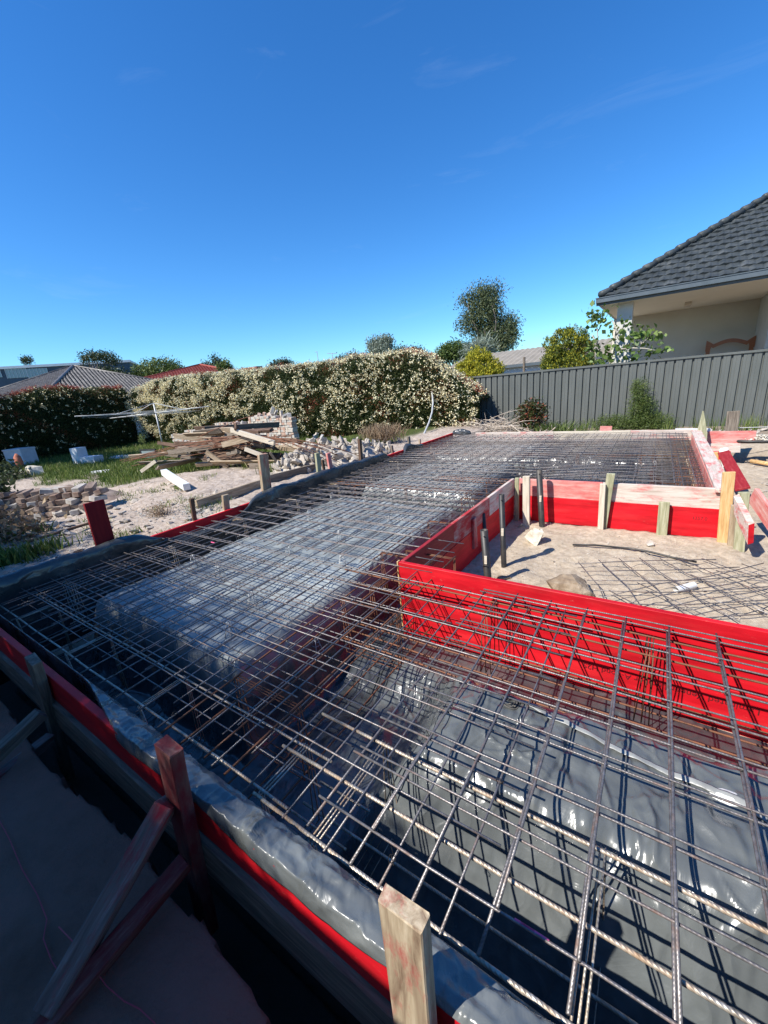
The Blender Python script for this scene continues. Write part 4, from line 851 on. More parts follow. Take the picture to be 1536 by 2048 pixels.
# ------------------------------------------------------------------ timber pile
def timber_pile():
    a = gp(290, 938); b_ = gp(600, 948); mid = (a + b_) / 2; u = (b_ - a).normalized(); n_ = Vector((-u.y, u.x, 0)).normalized()
    if n_.y < 0: n_ = -n_
    L = (b_ - a).length; zb = float(zground(mid.x, mid.y)); k = 0
    lab = 'old grey timber in the demolition pile behind the formwork'; g = 'timbers in the demolition pile'
    for i in range(64):
        lv = i / 64; h = .06 + lv * .95; ln = random.uniform(1.6, 3.4) * (1 - .25 * lv); yaw = random.gauss(0, .13 if i % 4 else .6); c = mid + u * random.uniform(-.46, .38) * L * (.8 - .25 * lv) + n_ * (random.uniform(-.1, .85) + .3 * lv)
        d = (u * math.cos(yaw) + n_ * math.sin(yaw)); d.z = random.gauss(0, .05); tl = (c - mid).dot(u) / L; c.z = zb + h * (1 - .9 * max(0, -tl - .1)) + random.uniform(-.05, .05)
        th, wd = random.choice([(.045, .1), (.045, .14), (.07, .1), (.03, .15)])
        board('old_timber', c - d * ln / 2, c + d * ln / 2, wd, th, random.choice(['graywood', 'graywood', 'wood', 'darkwood', 'graywood', 'graywood', 'darkwood']), lab, 'timber', g, up=(random.uniform(-1, 1), random.uniform(-.5, .5), random.choice([.2, 1])), rag=.02)
    for (p, q, wd, mm, lb) in [((462, 860), (548, 886), .10, 'palewood', 'pale timber poking down across the front of the pile'), ((476, 903), (455, 908), .07, 'graywood', 'dark timber end in the pile'),
                               ((412, 903), (456, 935), .10, 'wood', 'short sloping timber in the dark front of the pile'), ((337, 905), (430, 892), .11, 'graywood', 'grey top timber at the left of the pile'),
                               ((283, 943), (312, 922), .09, 'palewood', 'white painted timber end at the left foot of the pile'), ((445, 940), (500, 950), .12, 'graywood', 'square timber lying on the grass before the pile'),
                               ((445, 890), (513, 873), .12, 'wood', 'wide grey plank across the top of the pile'), ((490, 898), (535, 915), .08, 'palewood', 'pale strut on the right of the pile'), ((540, 905), (575, 955), .05, 'graywood', 'thin dark strip leaning at the right end of the pile'),
                               ((500, 932), (620, 938), .12, 'graywood', 'long grey plank on the ground at the right of the pile'), ((470, 852), (480, 868), .14, 'darkwood', 'dark stump of timber upright on the pile')]:
        P = PY(p[0], p[1], mid.y - .5 + .001 * p[0] * 0); Q = PY(q[0], q[1], mid.y - .3)
        board('old_timber', P, Q, wd, .05, mm, lb, 'timber', rag=.01)
    lab = 'thin rusty rod sprawling over the timber pile'; g = 'rusty rods on the timber pile'
    for i in range(34):
        if i < 12: p0 = (random.uniform(235, 300), random.uniform(908, 945)); p1 = (random.uniform(440, 545), random.uniform(868, 888))
        elif i < 26: p0 = (random.uniform(370, 430), random.uniform(876, 898)); p1 = (random.uniform(500, 590), random.uniform(868, 892))
        else: p0 = (random.uniform(520, 560), random.uniform(870, 885)); p1 = (random.uniform(640, 725), random.uniform(898, 928))
        if i == 0: p0, p1 = (395, 875), (510, 822 + 8)
        P = PY(*p0, mid.y - .45); Q = PY(*p1, mid.y + random.uniform(-.2, .3)); md = (P + Q) / 2 + Vector((0, 0, random.uniform(-.02, .1)))
        bb = MB(); bb.tube([P, P.lerp(md, .5) + Vector((0, 0, .02)), md, md.lerp(Q, .5) + Vector((0, 0, .02)), Q], .007, 5)
        tag(bb.build('rusty_rod', M['rust'], smooth=True), lab, 'rod', g)
timber_pile()
# ------------------------------------------------------------------ odds and ends on the left
def box3(name, p, sx, sy, sz, rz, m, label, cat, hollow=False, tilt=0.0):
    b = MB(); t = .035
    if hollow:
        b.box((-sx, -sy, 0), (sx, sy, t)); b.box((-sx, -sy, t), (sx, -sy + t, sz)); b.box((-sx, sy - t, t), (sx, sy, sz)); b.box((-sx, -sy + t, t), (-sx + t, sy - t, sz)); b.box((sx - t, -sy + t, t), (sx, sy - t, sz))
    else: b.box((-sx, -sy, 0), (sx, sy, sz))
    o = b.build(name, m); o.location = p; o.rotation_euler = (tilt, 0, rz); return tag(o, label, cat)
p = gp(48, 928); root = empty('foam_crate', p, .35); tag(root, 'white foam crate standing in the shaded grass by the dark hedge', 'crate')
b = MB(); b.box((-.5, -.3, 0), (.5, .3, .62)); b.build('body', M['foam'], root); b = MB(); b.box((-.52, -.32, .625), (.52, .32, .69)); b.build('lid', M['foam'], root)
p = gp(168, 926); root = empty('foam_packing', p, .3); tag(root, 'L-shaped white foam packing piece in the grass', 'packing')
b = MB(); b.box((-.28, -.2, 0), (.08, .2, .62)); b.build('upright', M['foam'], root, None); b = MB(); b.box((.083, -.2, 0), (.85, .2, .26)); b.build('foot', M['foam'], root)
crumple('white_sheet', 'flat crumpled white sheet lying in the grass right of the foam packing', 'sheet', gp(245, 914), (.75, .35, .06), M['foam'], seed=6)
p = gp(300, 918); root = empty('window_frame', p, .2); tag(root, 'dark-framed window pane leaning in the grass by the clothes hoist', 'window frame')
b = MB(); b.box((-.42, -.02, 0), (-.37, .02, .38)); b.box((.37, -.02, 0), (.42, .02, .38)); b.box((-.37, -.018, 0), (.37, .018, .05)); b.box((-.37, -.018, .33), (.37, .018, .38)); b.build('frame', M['blackpipe'], root)
gm, gnt, gb = newmat('dusty_glass'); gb.inputs['Base Color'].default_value = (.25, .3, .3, 1); gb.inputs['Roughness'].default_value = .15; gb.inputs['Specular IOR Level'].default_value = .8
b = MB(); b.box((-.369, -.005, .051), (.369, .005, .329)); b.build('pane', gm, root)
P = gp(376, 984) + Vector((0, 0, .09)); Q = gp(332, 960) + Vector((0, 0, .16)); board('white_post', P, Q, .11, .11, 'white', 'white post lying on the mound with its dark end towards the slab', 'post')
P = gp(172, 952) + Vector((0, 0, .03)); Q = gp(218, 945) + Vector((0, 0, .05)); board('white_board', Q, gp(182, 949) + Vector((0, 0, .05)), .2, .03, 'white', 'short white board lying in the grass', 'board', up=(0, 1, .2))
board('grey_board', P, gp(200, 958) + Vector((0, 0, .02)), .25, .03, 'graywood', 'grey board on the grass beside the short white one', 'board', up=(0, 1, .2))
place(hull_mesh('pale_boulder', M['palerock'], 44, 14, (.38, .25, .26), 2), 'boulder', gp(74, 950) + Vector((0, 0, .15)), 1, (0, .4, .3), 'pale boulder in the grass below the foam crate', 'rock')
b = MB(); q = gp(44, 940); b.tube([q, q + Vector((0, 0, .3)), q + Vector((-.03, 0, .5)), q + Vector((-.04, 0, .64))], [.1, .13, .12, .03], 10); tag(b.build('terracotta_cone', simple('terracotta', [(.3, (.35, .1, .06)), (.7, (.5, .18, .1))], 6, .9), smooth=True), 'orange terracotta pot stub in front of the foam crate', 'pot')
for (a_, b_, wd, mm, lb) in [((395, 1018), (530, 972), .14, 'wood', 'long timber rail lying along the ground behind the left stakes'), ((530, 968), (690, 925), .14, 'graywood', 'grey timber rail continuing towards the rubble heap'), ((60, 1092), (190, 1052), .03, 'darkwood', 'thin dark stick lying across the shaded grass')]:
    board('ground_rail', gp(*a_) + Vector((0, 0, .06)), gp(*b_) + Vector((0, 0, .06)), wd, .045, mm, lb, 'timber')
for (px, py, cnt) in [(460, 1000, 12), (480, 998, 10)]: pass
b = MB(); q = PX(549, 984, -4.7); b.tube([q, q + Vector((0, 0, .05))], [.11, .1], 12); tag(b.build('green_lid', simple('green_plastic', [(.3, (.0, .25, .12)), (.7, (.0, .32, .16))], 5, .4, bump=0)), 'green plastic lid just behind the tallest left stake', 'lid')
crumple('white_bag', 'crumpled white bag on the ground behind the left plastic fold', 'bag', gp(585, 975), (.14, .09, .06), M['white'], seed=8)
crumple('silver_flap', 'grey plastic bundled over the far left corner of the formwork', 'plastic bundle', PY(923, 866, 9.75), (.22, .1, .09), M['plastic'], seed=12)
# conduit leaning on the hedge
b = MB(); ya = 10.6; pts = [PY(838, 890, ya), PY(848, 868, ya + .3), PY(858, 845, ya + .8), PY(864, 825, ya + 1.2), PY(866, 805, ya + 1.6), PY(864, 783, ya + 2.0)]
b.tube(pts, .028, 8); tag(b.build('bent_conduit', M['galv'], smooth=True), 'bent white conduit pipe leaning against the flowering hedge', 'pipe')
# clothes hoist
def hoist():
    base = gp(328, 902); D = 1; root = empty('clothes_hoist', base); tag(root, 'rotary clothes hoist on a leaning pole in front of the hedge corner', 'clothes hoist')
    top = PY(307, 806, base.y + .1); hub = base.lerp(top, .80)
    b = MB(); b.tube([base - Vector((0, 0, .1)), top], .03, 10); world_child(b.build('pole', M['galv'], None, smooth=True), root)
    ax = (top - base).normalized(); R_ = (PY(230, 832, base.y) - PY(383, 818, base.y)).length / 2
    ends = []
    for k in range(4):
        a = .15 + k * math.pi / 2; d = Vector((math.cos(a), math.sin(a), .03)); d = (d - ax * d.dot(ax)).normalized(); e = hub + d * R_; ends.append(e)
        b = MB(); b.tube([hub, e], .018, 8); world_child(b.build('arm', M['galv'], None, smooth=True), root)
        b = MB(); b.tube([top, hub.lerp(e, .55)], .011, 6); world_child(b.build('strut', M['galv'], None, smooth=True), root)
    for f in (.4, .6, .8, .98):
        b = MB(); q = [hub.lerp(e, f) for e in ends]; b.tube(q + [q[0]], .004, 4); world_child(b.build('line', M['galv'], None), root)
hoist()
# ------------------------------------------------------------------ pipes, hose, loose mesh in the sand yard
def pipe(top, base, r, label, m='blackpipe', z=-.5, holes=True, name='standing_pipe', cat='pipe', group='black pipes in the sand yard', lab_=True):
    b0 = G(*base, z); t = PY(*top, b0.y); root = empty(name, b0); tag(root, label, cat, group)
    b = MB(); n = 20; d = (t - b0); u = d.normalized(); x = u.cross(Vector((0, 1, 0))).normalized(); y = u.cross(x)
    V = []; 
    for (c, rr) in ((b0 - u * .2, r), (t, r), (t, r * .86), (t - u * .25, r * .86)):
        V += [c + (x * math.cos(2 * math.pi * k / n) + y * math.sin(2 * math.pi * k / n)) * rr for k in range(n)]
    b.add(V, [(j * n + k, j * n + (k + 1) % n, (j + 1) * n + (k + 1) % n, (j + 1) * n + k) for j in range(3) for k in range(n)])
    world_child(b.build('tube', M[m], None, smooth=True), root)
    me = root
    if holes:
        b = MB(); c = t - u * .05 + Vector((r * .3, -r * .96, 0)); b.tube([c, c + Vector((0, -.004, 0))], .007, 8); world_child(b.build('bolt_hole', M['dark'], None), root)
    if lab_ and holes:
        c = b0.lerp(t, .52) + Vector((r * .2, -r * 1.0, 0)); b = MB(); b.box((c.x - .012, c.y - .004, c.z - .05), (c.x + .012, c.y + .004, c.z + .03)); world_child(b.build('label_tag', M['palewood'], None), root)
    return root
M['dark'] = simple('dark_void', [(.3, (.01, .01, .01)), (.7, (.02, .02, .02))], 5, .9, bump=0)
pipe((968, 1060), (977, 1172), .034, 'nearest black pipe in the sand yard, open end just behind the red board')
pipe((1003, 989), (1008, 1134), .027, 'taller black pipe, second from the red board corner')
pipe((1078, 939), (1084, 1052), .036, 'farthest black pipe in the yard, against the back board corner')
pipe((966, 1027), (972, 1098), .024, 'short black pipe half hidden behind the nearest one', holes=False)
pipe((1447, 897), (1453, 932), .062, 'white plastic pipe standing beside the sloping red plank', 'white', -.45, False, group=None)
b = MB(); pts = [(1145, 1092), (1190, 1094), (1232, 1096), (1262, 1099), (1300, 1108), (1345, 1117), (1393, 1126)]
b.tube([G(x, y, -.49) + Vector((0, 0, .015 + .008 * math.sin(i * 2))) for i, (x, y) in enumerate(pts)], .011, 8); tag(b.build('black_hose', M['blackpipe'], smooth=True), 'black hose lying across the sand of the yard', 'hose')
b = MB(); q0, q1 = G(1352, 1180, -.47), G(1388, 1170, -.47); b.tube([q0, q1], .028, 14, caps=False); b.tube([q0, q1], .024, 14, caps=False); tag(b.build('white_pipe_offcut', M['white'], smooth=True), 'short white pipe offcut under the loose mesh on the sand', 'pipe')
def loose_mesh():
    root = empty('loose_mesh_sheet', G(1165, 1142, -.48)); tag(root, 'bent sheet of steel mesh lying loose on the sand at right', 'steel mesh')
    # corners from the photo
    A = G(1160, 1132, -.47); B_ = G(1416, 1122, -.47); C_ = G(1700, 1230, -.47); D_ = G(1235, 1240, -.47); nn = 6
    def P(u, v): q = A.lerp(B_, u).lerp(D_.lerp(C_, u), v); return q + Vector((0, 0, .02 + .018 * math.sin(u * 5 + v * 3)))
    for k in range(nn + 1):
        u = k / nn; b = MB(); b.tube([P(u, -.06), P(u, .25), P(u + .012, .5), P(u - .01, .75), P(u, 1.08)], .0042, 6); world_child(b.build('long_bar', M['steel'], None, smooth=True), root)
    for k in range(6):
        v = k / 5; b = MB(); b.tube([P(-.04, v) + Vector((0, 0, .008)), P(.3, v + .015), P(.6, v - .01), P(1.06, v) + Vector((0, 0, .008))], .0042, 6); world_child(b.build('cross_bar', M['steel'], None, smooth=True), root)
    root2 = empty('loose_mesh_sheet', G(1250, 1200, -.48)); tag(root2, 'smaller twisted mesh offcut lying over the loose sheet on the sand', 'steel mesh')
    A2 = G(1230, 1195, -.46); B2 = G(1500, 1140, -.46); C2 = G(1640, 1190, -.46); D2 = G(1330, 1250, -.46)
    def P2(u, v): q = A2.lerp(B2, u).lerp(D2.lerp(C2, u), v); return q + Vector((0, 0, .035 + .02 * math.sin(u * 6)))
    for k in range(6):
        u = k / 5; b = MB(); b.tube([P2(u, -.15), P2(u, .5), P2(u, 1.1)], .004, 6); world_child(b.build('long_bar', M['steel'], None, smooth=True), root2)
    for k in range(4):
        v = k / 3; b = MB(); b.tube([P2(-.1, v), P2(.3, v + .03), P2(.7, v), P2(1.1, v)], .004, 6); world_child(b.build('cross_bar', M['steel'], None, smooth=True), root2)
loose_mesh()
# far right: broomstick, tray of pebbles, dug edge
P = PY(1502, 922, 9.3); Q = PY(1580, 935, 8.9); b = MB(); b.tube([P, Q], .035, 10); tag(b.build('wooden_pole', M['yellow'], smooth=True), 'pale wooden pole end lying by the dug hole at right', 'pole')
q = PY(1515, 884, 10.1); root = empty('pebble_tray', q); tag(root, 'black-rimmed tray of cream pebbles above the dug hole', 'tray')
b = MB(); b.tube([(.42 * math.cos(t * math.pi / 12), .3 * math.sin(t * math.pi / 12), .05) for t in range(25)], .03, 6); b.build('rim', M['blackpipe'], root, smooth=True)
b = MB()
for k in range(260):
    a, r_ = random.uniform(0, 6.28), math.sqrt(random.random()) * .38; s_ = random.uniform(.015, .035); c = Vector((r_ * math.cos(a), r_ * .72 * math.sin(a), .05 + random.uniform(0, .05) + (.38 - r_) * .1))
    qn = [c + Vector((random.uniform(-1, 1), random.uniform(-1, 1), random.uniform(-1, 1))) * s_ for _ in range(5)]; b.add(qn, [(0, 1, 2), (0, 2, 3), (0, 3, 1), (4, 2, 1), (4, 3, 2), (4, 1, 3)])
tag(b.build('pebbles', M['palerock'], root), kind='stuff')

# ------------------------------------------------------------------ foliage helpers
def leaves(name, P, size, m, asp=.45, parent=None, up=0.0, out=None, patch=0.0):
    P = np.asarray(P, float); n = len(P); size = np.broadcast_to(np.asarray(size, float), (n,)) * RNG.uniform(.6, 1.25, n)
    a = RNG.normal(size=(n, 3)); 
    if out is not None: a = a * .75 + out
    a[:, 2] += up; a /= np.linalg.norm(a, axis=1)[:, None]; b = RNG.normal(size=(n, 3)); b -= a * (a * b).sum(1)[:, None]; b /= np.linalg.norm(b, axis=1)[:, None]; c = np.cross(a, b)
    L = a * size[:, None]; W = b * (size * asp)[:, None]; K = c * (size * .12)[:, None]
    V = np.stack([P, P + L * .45 + W * .5 + K, P + L, P + L * .45 - W * .5 + K], 1).reshape(-1, 3)
    me = npmesh(name, V, np.arange(4 * n).reshape(-1, 4), m, rnd=np.clip(RNG.uniform(0, 1, n) * (1 - patch) + patch * np.clip(.5 + 1.3 * fbm(P[:, 0] * .9, P[:, 1] * .9 + P[:, 2] * 1.3, 3), 0, 1), 0, 1)); return link(name, me, parent)
def blob_points(blobs, n, csz, shell=.55, cn=14):
    # blobs: (centre, (rx, ry, rz)); leaves gathered in clusters spread over the blobs' outer parts
    vol = np.array([b[1][0] * b[1][1] * b[1][2] for b in blobs]) ** .75; vol /= vol.sum(); nc = max(1, n // cn); ids = RNG.choice(len(blobs), nc, p=vol)
    C0 = np.array([b[0] for b in blobs])[ids]; Rr = np.array([b[1] for b in blobs])[ids]; d = RNG.normal(size=(nc, 3)); d /= np.linalg.norm(d, axis=1)[:, None]
    r = (shell + (1.02 - shell) * RNG.uniform(0, 1, nc) ** .6)[:, None]; cc = C0 + d * Rr * r
    P = np.repeat(cc, cn, 0) + RNG.normal(size=(nc * cn, 3)) * csz; return P, cc
def limb(b, p, q, r0, r1, k=5, bend=.12):
    p, q = Vector(p), Vector(q); L = (q - p).length; pts = []; rr = []
    o = Vector((random.gauss(0, 1), random.gauss(0, 1), random.gauss(0, .4))) * L * bend
    for i in range(k + 1):
        t = i / k; pts.append(p.lerp(q, t) + o * math.sin(math.pi * t)); rr.append(r0 + (r1 - r0) * t)
    b.tube(pts, rr, 7)
def tree(name, label, cat, D, blobs, base, n, leaf, m, csz=.25, trunk=.2, shell=.5, up=0, asp=.45, group=None, zb=-1.0, cn=14, limbs=14, deep=.8, barkm='bark'):
    bl = []
    for (px, py, rx, ry) in blobs:
        c = PD(px, py, D + random.uniform(-.1, .1)); k = D / F_PX; bl.append((np.array(c), np.array([rx * k, rx * k * deep, ry * k])))
    b0 = PD(base[0], base[1], D); b0 = Vector((b0.x, b0.y, zb)); root = empty(name, b0); tag(root, label, cat, group)
    P, cc = blob_points(bl, n, csz, shell, cn); o = leaves('crown', P, leaf, m, asp, None, up); world_child(o, root)
    b = MB(); fork = b0.lerp(Vector(bl[0][0]), .62); limb(b, b0, fork, trunk, trunk * .6, 6, .03)
    for i in range(limbs):
        q = cc[random.randrange(len(cc))]; limb(b, fork + Vector((0, 0, random.uniform(-.3, .3))), q, trunk * .35, trunk * .05, 5, .1)
    world_child(b.build('trunk', M[barkm], None, smooth=True), root); return root
# ------------------------------------------------------------------ hedges
def interp(tab, x): return float(np.interp(x, [q[0] for q in tab], [q[1] for q in tab]))
def hedge(name, label, A, B, front, depth, tops, px_of, n, nf, redf, seed=0, flower_gain=None, low_dark=True, leaf=.075):
    root = empty(name, A); tag(root, label, 'hedge'); L = (B - A).length; u = (B - A) / L; fr = front
    def top(t):
        p = A + u * (t * L); return float(topz(t))
    ts = np.linspace(0, 1, 160); tz = []
    for t in ts:
        p = A + u * (t * L); px = px_of(t); tz.append(PV(p + fr * 0 , interp(tops, px)).z)
    tz = np.array(tz); topz = lambda t: np.interp(t, ts, tz)
    zb = float(zground(A.x, A.y)) - .1
    def surf(t, v, d):   # d: depth inwards, v: 0..1 up the face
        z1 = topz(t) + .17 * fbm(t * L * .8 + seed, t * 0 + 2, 5); bulge = .26 * fbm(t * L * .55 + seed, v * 1.9, 5) + .12 * np.sin(np.pi * v); z = zb + (z1 - zb) * v
        off = bulge - .35 * np.clip((v - .88) / .12, 0, 1) ** 2 - d
        X = A.x + u.x * t * L + fr.x * off; Y = A.y + u.y * t * L + fr.y * off; return np.stack([X, Y, z], -1)
    nface = int(n * .75); t = RNG.uniform(0, 1, nface); v = RNG.uniform(0, 1, nface) ** .9; d = np.abs(RNG.normal(0, .12, nface)); P1 = surf(t, v, d)
    t2 = RNG.uniform(0, 1, n - nface); d2 = RNG.uniform(0, depth, n - nface); P2 = surf(t2, np.ones_like(t2) * .985, d2 + .2); P2[:, 2] += RNG.uniform(-.12, .12, len(P2)) - .1 * (d2 / depth)
    out = np.tile(np.array([fr.x, fr.y, .35]) * .55, (n, 1)); o = leaves('leaves', np.concatenate([P1, P2]), leaf, M['hedge'], .5, None, .2, out, .45); world_child(o, root)
    # blossom heads: small domes of petals
    t = RNG.uniform(0, 1, nf); v = RNG.uniform(.05, 1, nf) ** .75; keep = RNG.uniform(0, 1, nf) < (flower_gain(t, v) if flower_gain else 1); t, v = t[keep], v[keep]
    d = -RNG.uniform(-.02, .09, len(t)); Pf = surf(t, v, d); tt = RNG.uniform(0, 1, nf // 5); Pt = surf(tt, np.ones_like(tt) * .98, RNG.uniform(0, depth * .7, len(tt)) + .1); Pt[:, 2] += .06
    Pf = np.concatenate([Pf, Pt]); k = 9; nn = len(Pf); dd = RNG.normal(size=(nn, k, 3)); dd /= np.linalg.norm(dd, axis=2)[:, :, None]; dd += np.array([fr.x, fr.y, .8]) * .7
    s_ = (.025 + .085 * RNG.uniform(0, 1, nn) ** 1.6)[:, None, None]; Q = (Pf[:, None] + dd * s_).reshape(-1, 3); o = leaves('blossom', Q, .045, M['flower'], .9, None, .4, np.tile(np.array([fr.x, fr.y, .6]) * .5, (len(Q), 1))); world_child(o, root)
    if redf:
        t = RNG.uniform(0, 1, redf); t = t[RNG.uniform(0, 1, redf) < np.clip(.35 + 1.2 * fbm(t * L * .8 + 9 + seed, t * 0, 2), 0, 1)]; Pr = surf(t, np.ones_like(t) * .99, RNG.uniform(-.05, depth * .5, len(t)) + .1); k = 9
        H_ = RNG.uniform(.0, .22, (len(t), k, 1)) ** 1.2; Q = (Pr[:, None] + RNG.normal(size=(len(t), k, 3)) * .04 + H_ * np.array([0, 0, 1.0])).reshape(-1, 3); o = leaves('new_shoots', Q, .07, M['redleaf'], .35, None, .9); world_child(o, root)
    # stems and inner twigs: a dim leafy core so the hedge is solid
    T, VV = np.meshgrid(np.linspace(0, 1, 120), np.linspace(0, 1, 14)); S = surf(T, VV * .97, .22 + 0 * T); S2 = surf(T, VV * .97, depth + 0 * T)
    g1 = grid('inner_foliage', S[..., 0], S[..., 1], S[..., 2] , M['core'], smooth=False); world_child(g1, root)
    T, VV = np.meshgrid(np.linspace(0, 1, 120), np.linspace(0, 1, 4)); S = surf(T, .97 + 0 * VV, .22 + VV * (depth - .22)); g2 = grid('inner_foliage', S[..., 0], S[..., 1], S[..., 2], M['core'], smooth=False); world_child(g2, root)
    return root
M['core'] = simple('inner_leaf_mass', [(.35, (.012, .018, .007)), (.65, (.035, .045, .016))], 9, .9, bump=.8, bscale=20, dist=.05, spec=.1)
hc = gp(285, 886); hr = gp(958, 862); hl = gp(-120, 952)
print('HEDGE', hc, hr, hl)
uh = (hr - hc).normalized(); fh = Vector((uh.y, -uh.x, 0)).normalized()
TOPS = [(285, 778), (330, 762), (400, 753), (480, 745), (520, 741), (600, 735), (680, 724), (720, 714), (760, 710), (820, 704), (848, 712), (870, 732), (900, 752), (930, 775), (960, 800)]
def pxb(t): 
    p = hc + (hr - hc) * t; c = RN.T @ np.array([p.x, p.y, p.z - H]); return 768 + F_PX * c[0] / -c[2]
def fg(t, v):
    a = np.clip(1.15 - 1.1 * t, .3, 1) * np.clip(.5 + 2.4 * fbm(t * 17, v * 5, 3), .04, 1) * np.clip(.45 + v, 0, 1); return np.where(t > .7, a * .9 + .08, a)
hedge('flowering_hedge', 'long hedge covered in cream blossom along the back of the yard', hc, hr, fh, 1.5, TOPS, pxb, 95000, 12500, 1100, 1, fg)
ul = (hc - hl).normalized(); fl = Vector((-ul.y, ul.x, 0)).normalized() * -1
if fl.x < 0: fl = -fl
def pxl(t):
    p = hl + (hc - hl) * t; c = RN.T @ np.array([p.x, p.y, p.z - H]); return 768 + F_PX * c[0] / -c[2]
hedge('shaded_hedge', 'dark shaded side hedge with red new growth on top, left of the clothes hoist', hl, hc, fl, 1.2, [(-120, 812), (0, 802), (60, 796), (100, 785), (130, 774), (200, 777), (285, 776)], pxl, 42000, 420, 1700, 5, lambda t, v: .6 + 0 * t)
# ------------------------------------------------------------------ grass
def grass():
    P = []
    n = 0
    while n < 90000:
        x = random.uniform(-60, 640) if random.random() < .8 else random.uniform(600, 900); y = random.uniform(878, 1170); p = gp0(x, y)
        if p is None: continue
        m_ = float(turf_mask(np.array(p.x), np.array(p.y)))
        if random.random() < m_ ** 1.5: P.append((p.x, p.y, p.z - .01))
        n += 1
    blades('grass', P, .19, M['grass'], 'green grass growing round the piles and along the hedges', 'grass', lean=.7, wd=.009)
    Q = [gp0(random.uniform(180, 480), random.uniform(950, 1090)) for _ in range(60)]; W = []
    for q in Q:
        if q is None: continue
        for k in range(26): W.append((q.x + random.gauss(0, .07), q.y + random.gauss(0, .07), q.z - .01))
    blades('weeds', W, .09, M['grass'], 'small weed tufts on the bare dirt mound', 'weeds', lean=1.0, wd=.005)
_gc = {}
def gp0(x, y):
    z = -0.3
    for _ in range(7):
        p = G(x, y, z); z = .4 * z + .6 * float(zg_fast(p.x, p.y))
    p = G(x, y, z)
    return p if p.x < -4.55 and p.x > -30 else None
def zg_fast(x, y):
    def ss(a, b, v): t = min(1, max(0, (v - a) / (b - a))); return t * t * (3 - 2 * t)
    return -.10 - .40 * ss(-5.5, -13.0, x) + .18 * math.exp(-(((x + 8.0) / 2.2) ** 2 + ((y - 4.3) / 1.5) ** 2)) if x < MX0 else -.5
grass()
# shrub with dark glossy leaves at the left edge
def shrub(name, label, cat, c, r, n, leaf, m, stems=9, up=.2, asp=.5, group=None, csz=.05, shell=.3):
    root = empty(name, c - Vector((0, 0, r[2]))); tag(root, label, cat, group); P, cc = blob_points([(np.array(c), np.array(r))], n, csz, shell, 7); o = leaves('leaves', P, leaf, M[m], asp, None, up); world_child(o, root)
    b = MB(); b0 = c - Vector((0, 0, r[2] * 1.02))
    for i in range(stems): limb(b, b0 + Vector((random.gauss(0, .04), random.gauss(0, .04), -.03)), cc[random.randrange(len(cc))], .012, .004, 4, .1)
    world_child(b.build('stems', M['bark'], None, smooth=True), root); return root
q = gp(22, 1010); shrub('leafy_shrub', 'dark broad-leaved branches at the left edge over the brick heap', 'shrub', q + Vector((0, -.4, .35)), (.75, .5, .32), 620, .17, 'darkleaf', 14, csz=.12)
q = gp(30, 1075); shrub('leafy_shrub', 'dry brown and green cuttings below the brick heap at the left edge', 'shrub', q + Vector((0, 0, .12)), (.7, .4, .2), 700, .1, 'dry', 16, csz=.1)
q = gp(8, 960); shrub('leafy_shrub', 'dark green shrub in the shade at the left edge, below the foam crate', 'shrub', q + Vector((0, 0, .2)), (1.1, .6, .3), 900, .14, 'darkleaf', 12, csz=.12)
q = gp(320, 1030); shrub('dead_weed', 'dead brown weed on the dirt mound, left of the thin dark stake', 'weed', q + Vector((0, 0, .06)), (.22, .16, .08), 500, .05, 'dry', 18, asp=.15, csz=.03)
# ------------------------------------------------------------------ fence
FY = 14.1
def fence():
    root = empty('steel_fence', (-3, FY, -.5)); tag(root, 'dark grey ribbed steel fence running across the back right', 'fence')
    pts = [PY(px, py, FY) for px, py in ((870, 760), (1083, 741), (1298, 719), (1536, 697))]; xs = [-6.4, -3.15, -.3, 2.35, 5.0, 7.6]; z0, z1 = -.62, 1.43
    for i in range(5):
        a, b_ = xs[i] + .03, xs[i + 1] - .03; n = int(round((b_ - a) / .2)); w_ = (b_ - a) / n; X = []
        for k in range(n):
            x = a + k * w_; X += [(x, 0), (x + w_ * .30, .0), (x + w_ * .32, .004), (x + w_ * .36, .004), (x + w_ * .38, 0), (x + w_ * .74, 0), (x + w_ * .80, .045), (x + w_ * .985, .045)]
        X.append((b_, 0)); b = MB(); m_ = len(X)
        b.add([(x, FY + y, z0) for x, y in X] + [(x, FY + y, z1 - .04) for x, y in X], [(k, k + 1, m_ + k + 1, m_ + k) for k in range(m_ - 1)]); world_child(b.build('panel', M['fence']), root)
        b = MB(); b.box((a - .0, FY - .03, z1 - .055), (b_, FY + .055, z1)); world_child(b.build('top_rail', M['fence']), root)
        b = MB(); b.box((a - .0, FY - .03, z0 - .02), (b_, FY + .055, z0 + .05)); world_child(b.build('bottom_rail', M['fence']), root)
    for x in xs:
        b = MB(); b.box((x - .028, FY - .032, z0 - .1), (x + .028, FY + .06, z1 + .012)); world_child(b.build('post', M['fence']), root)
fence()
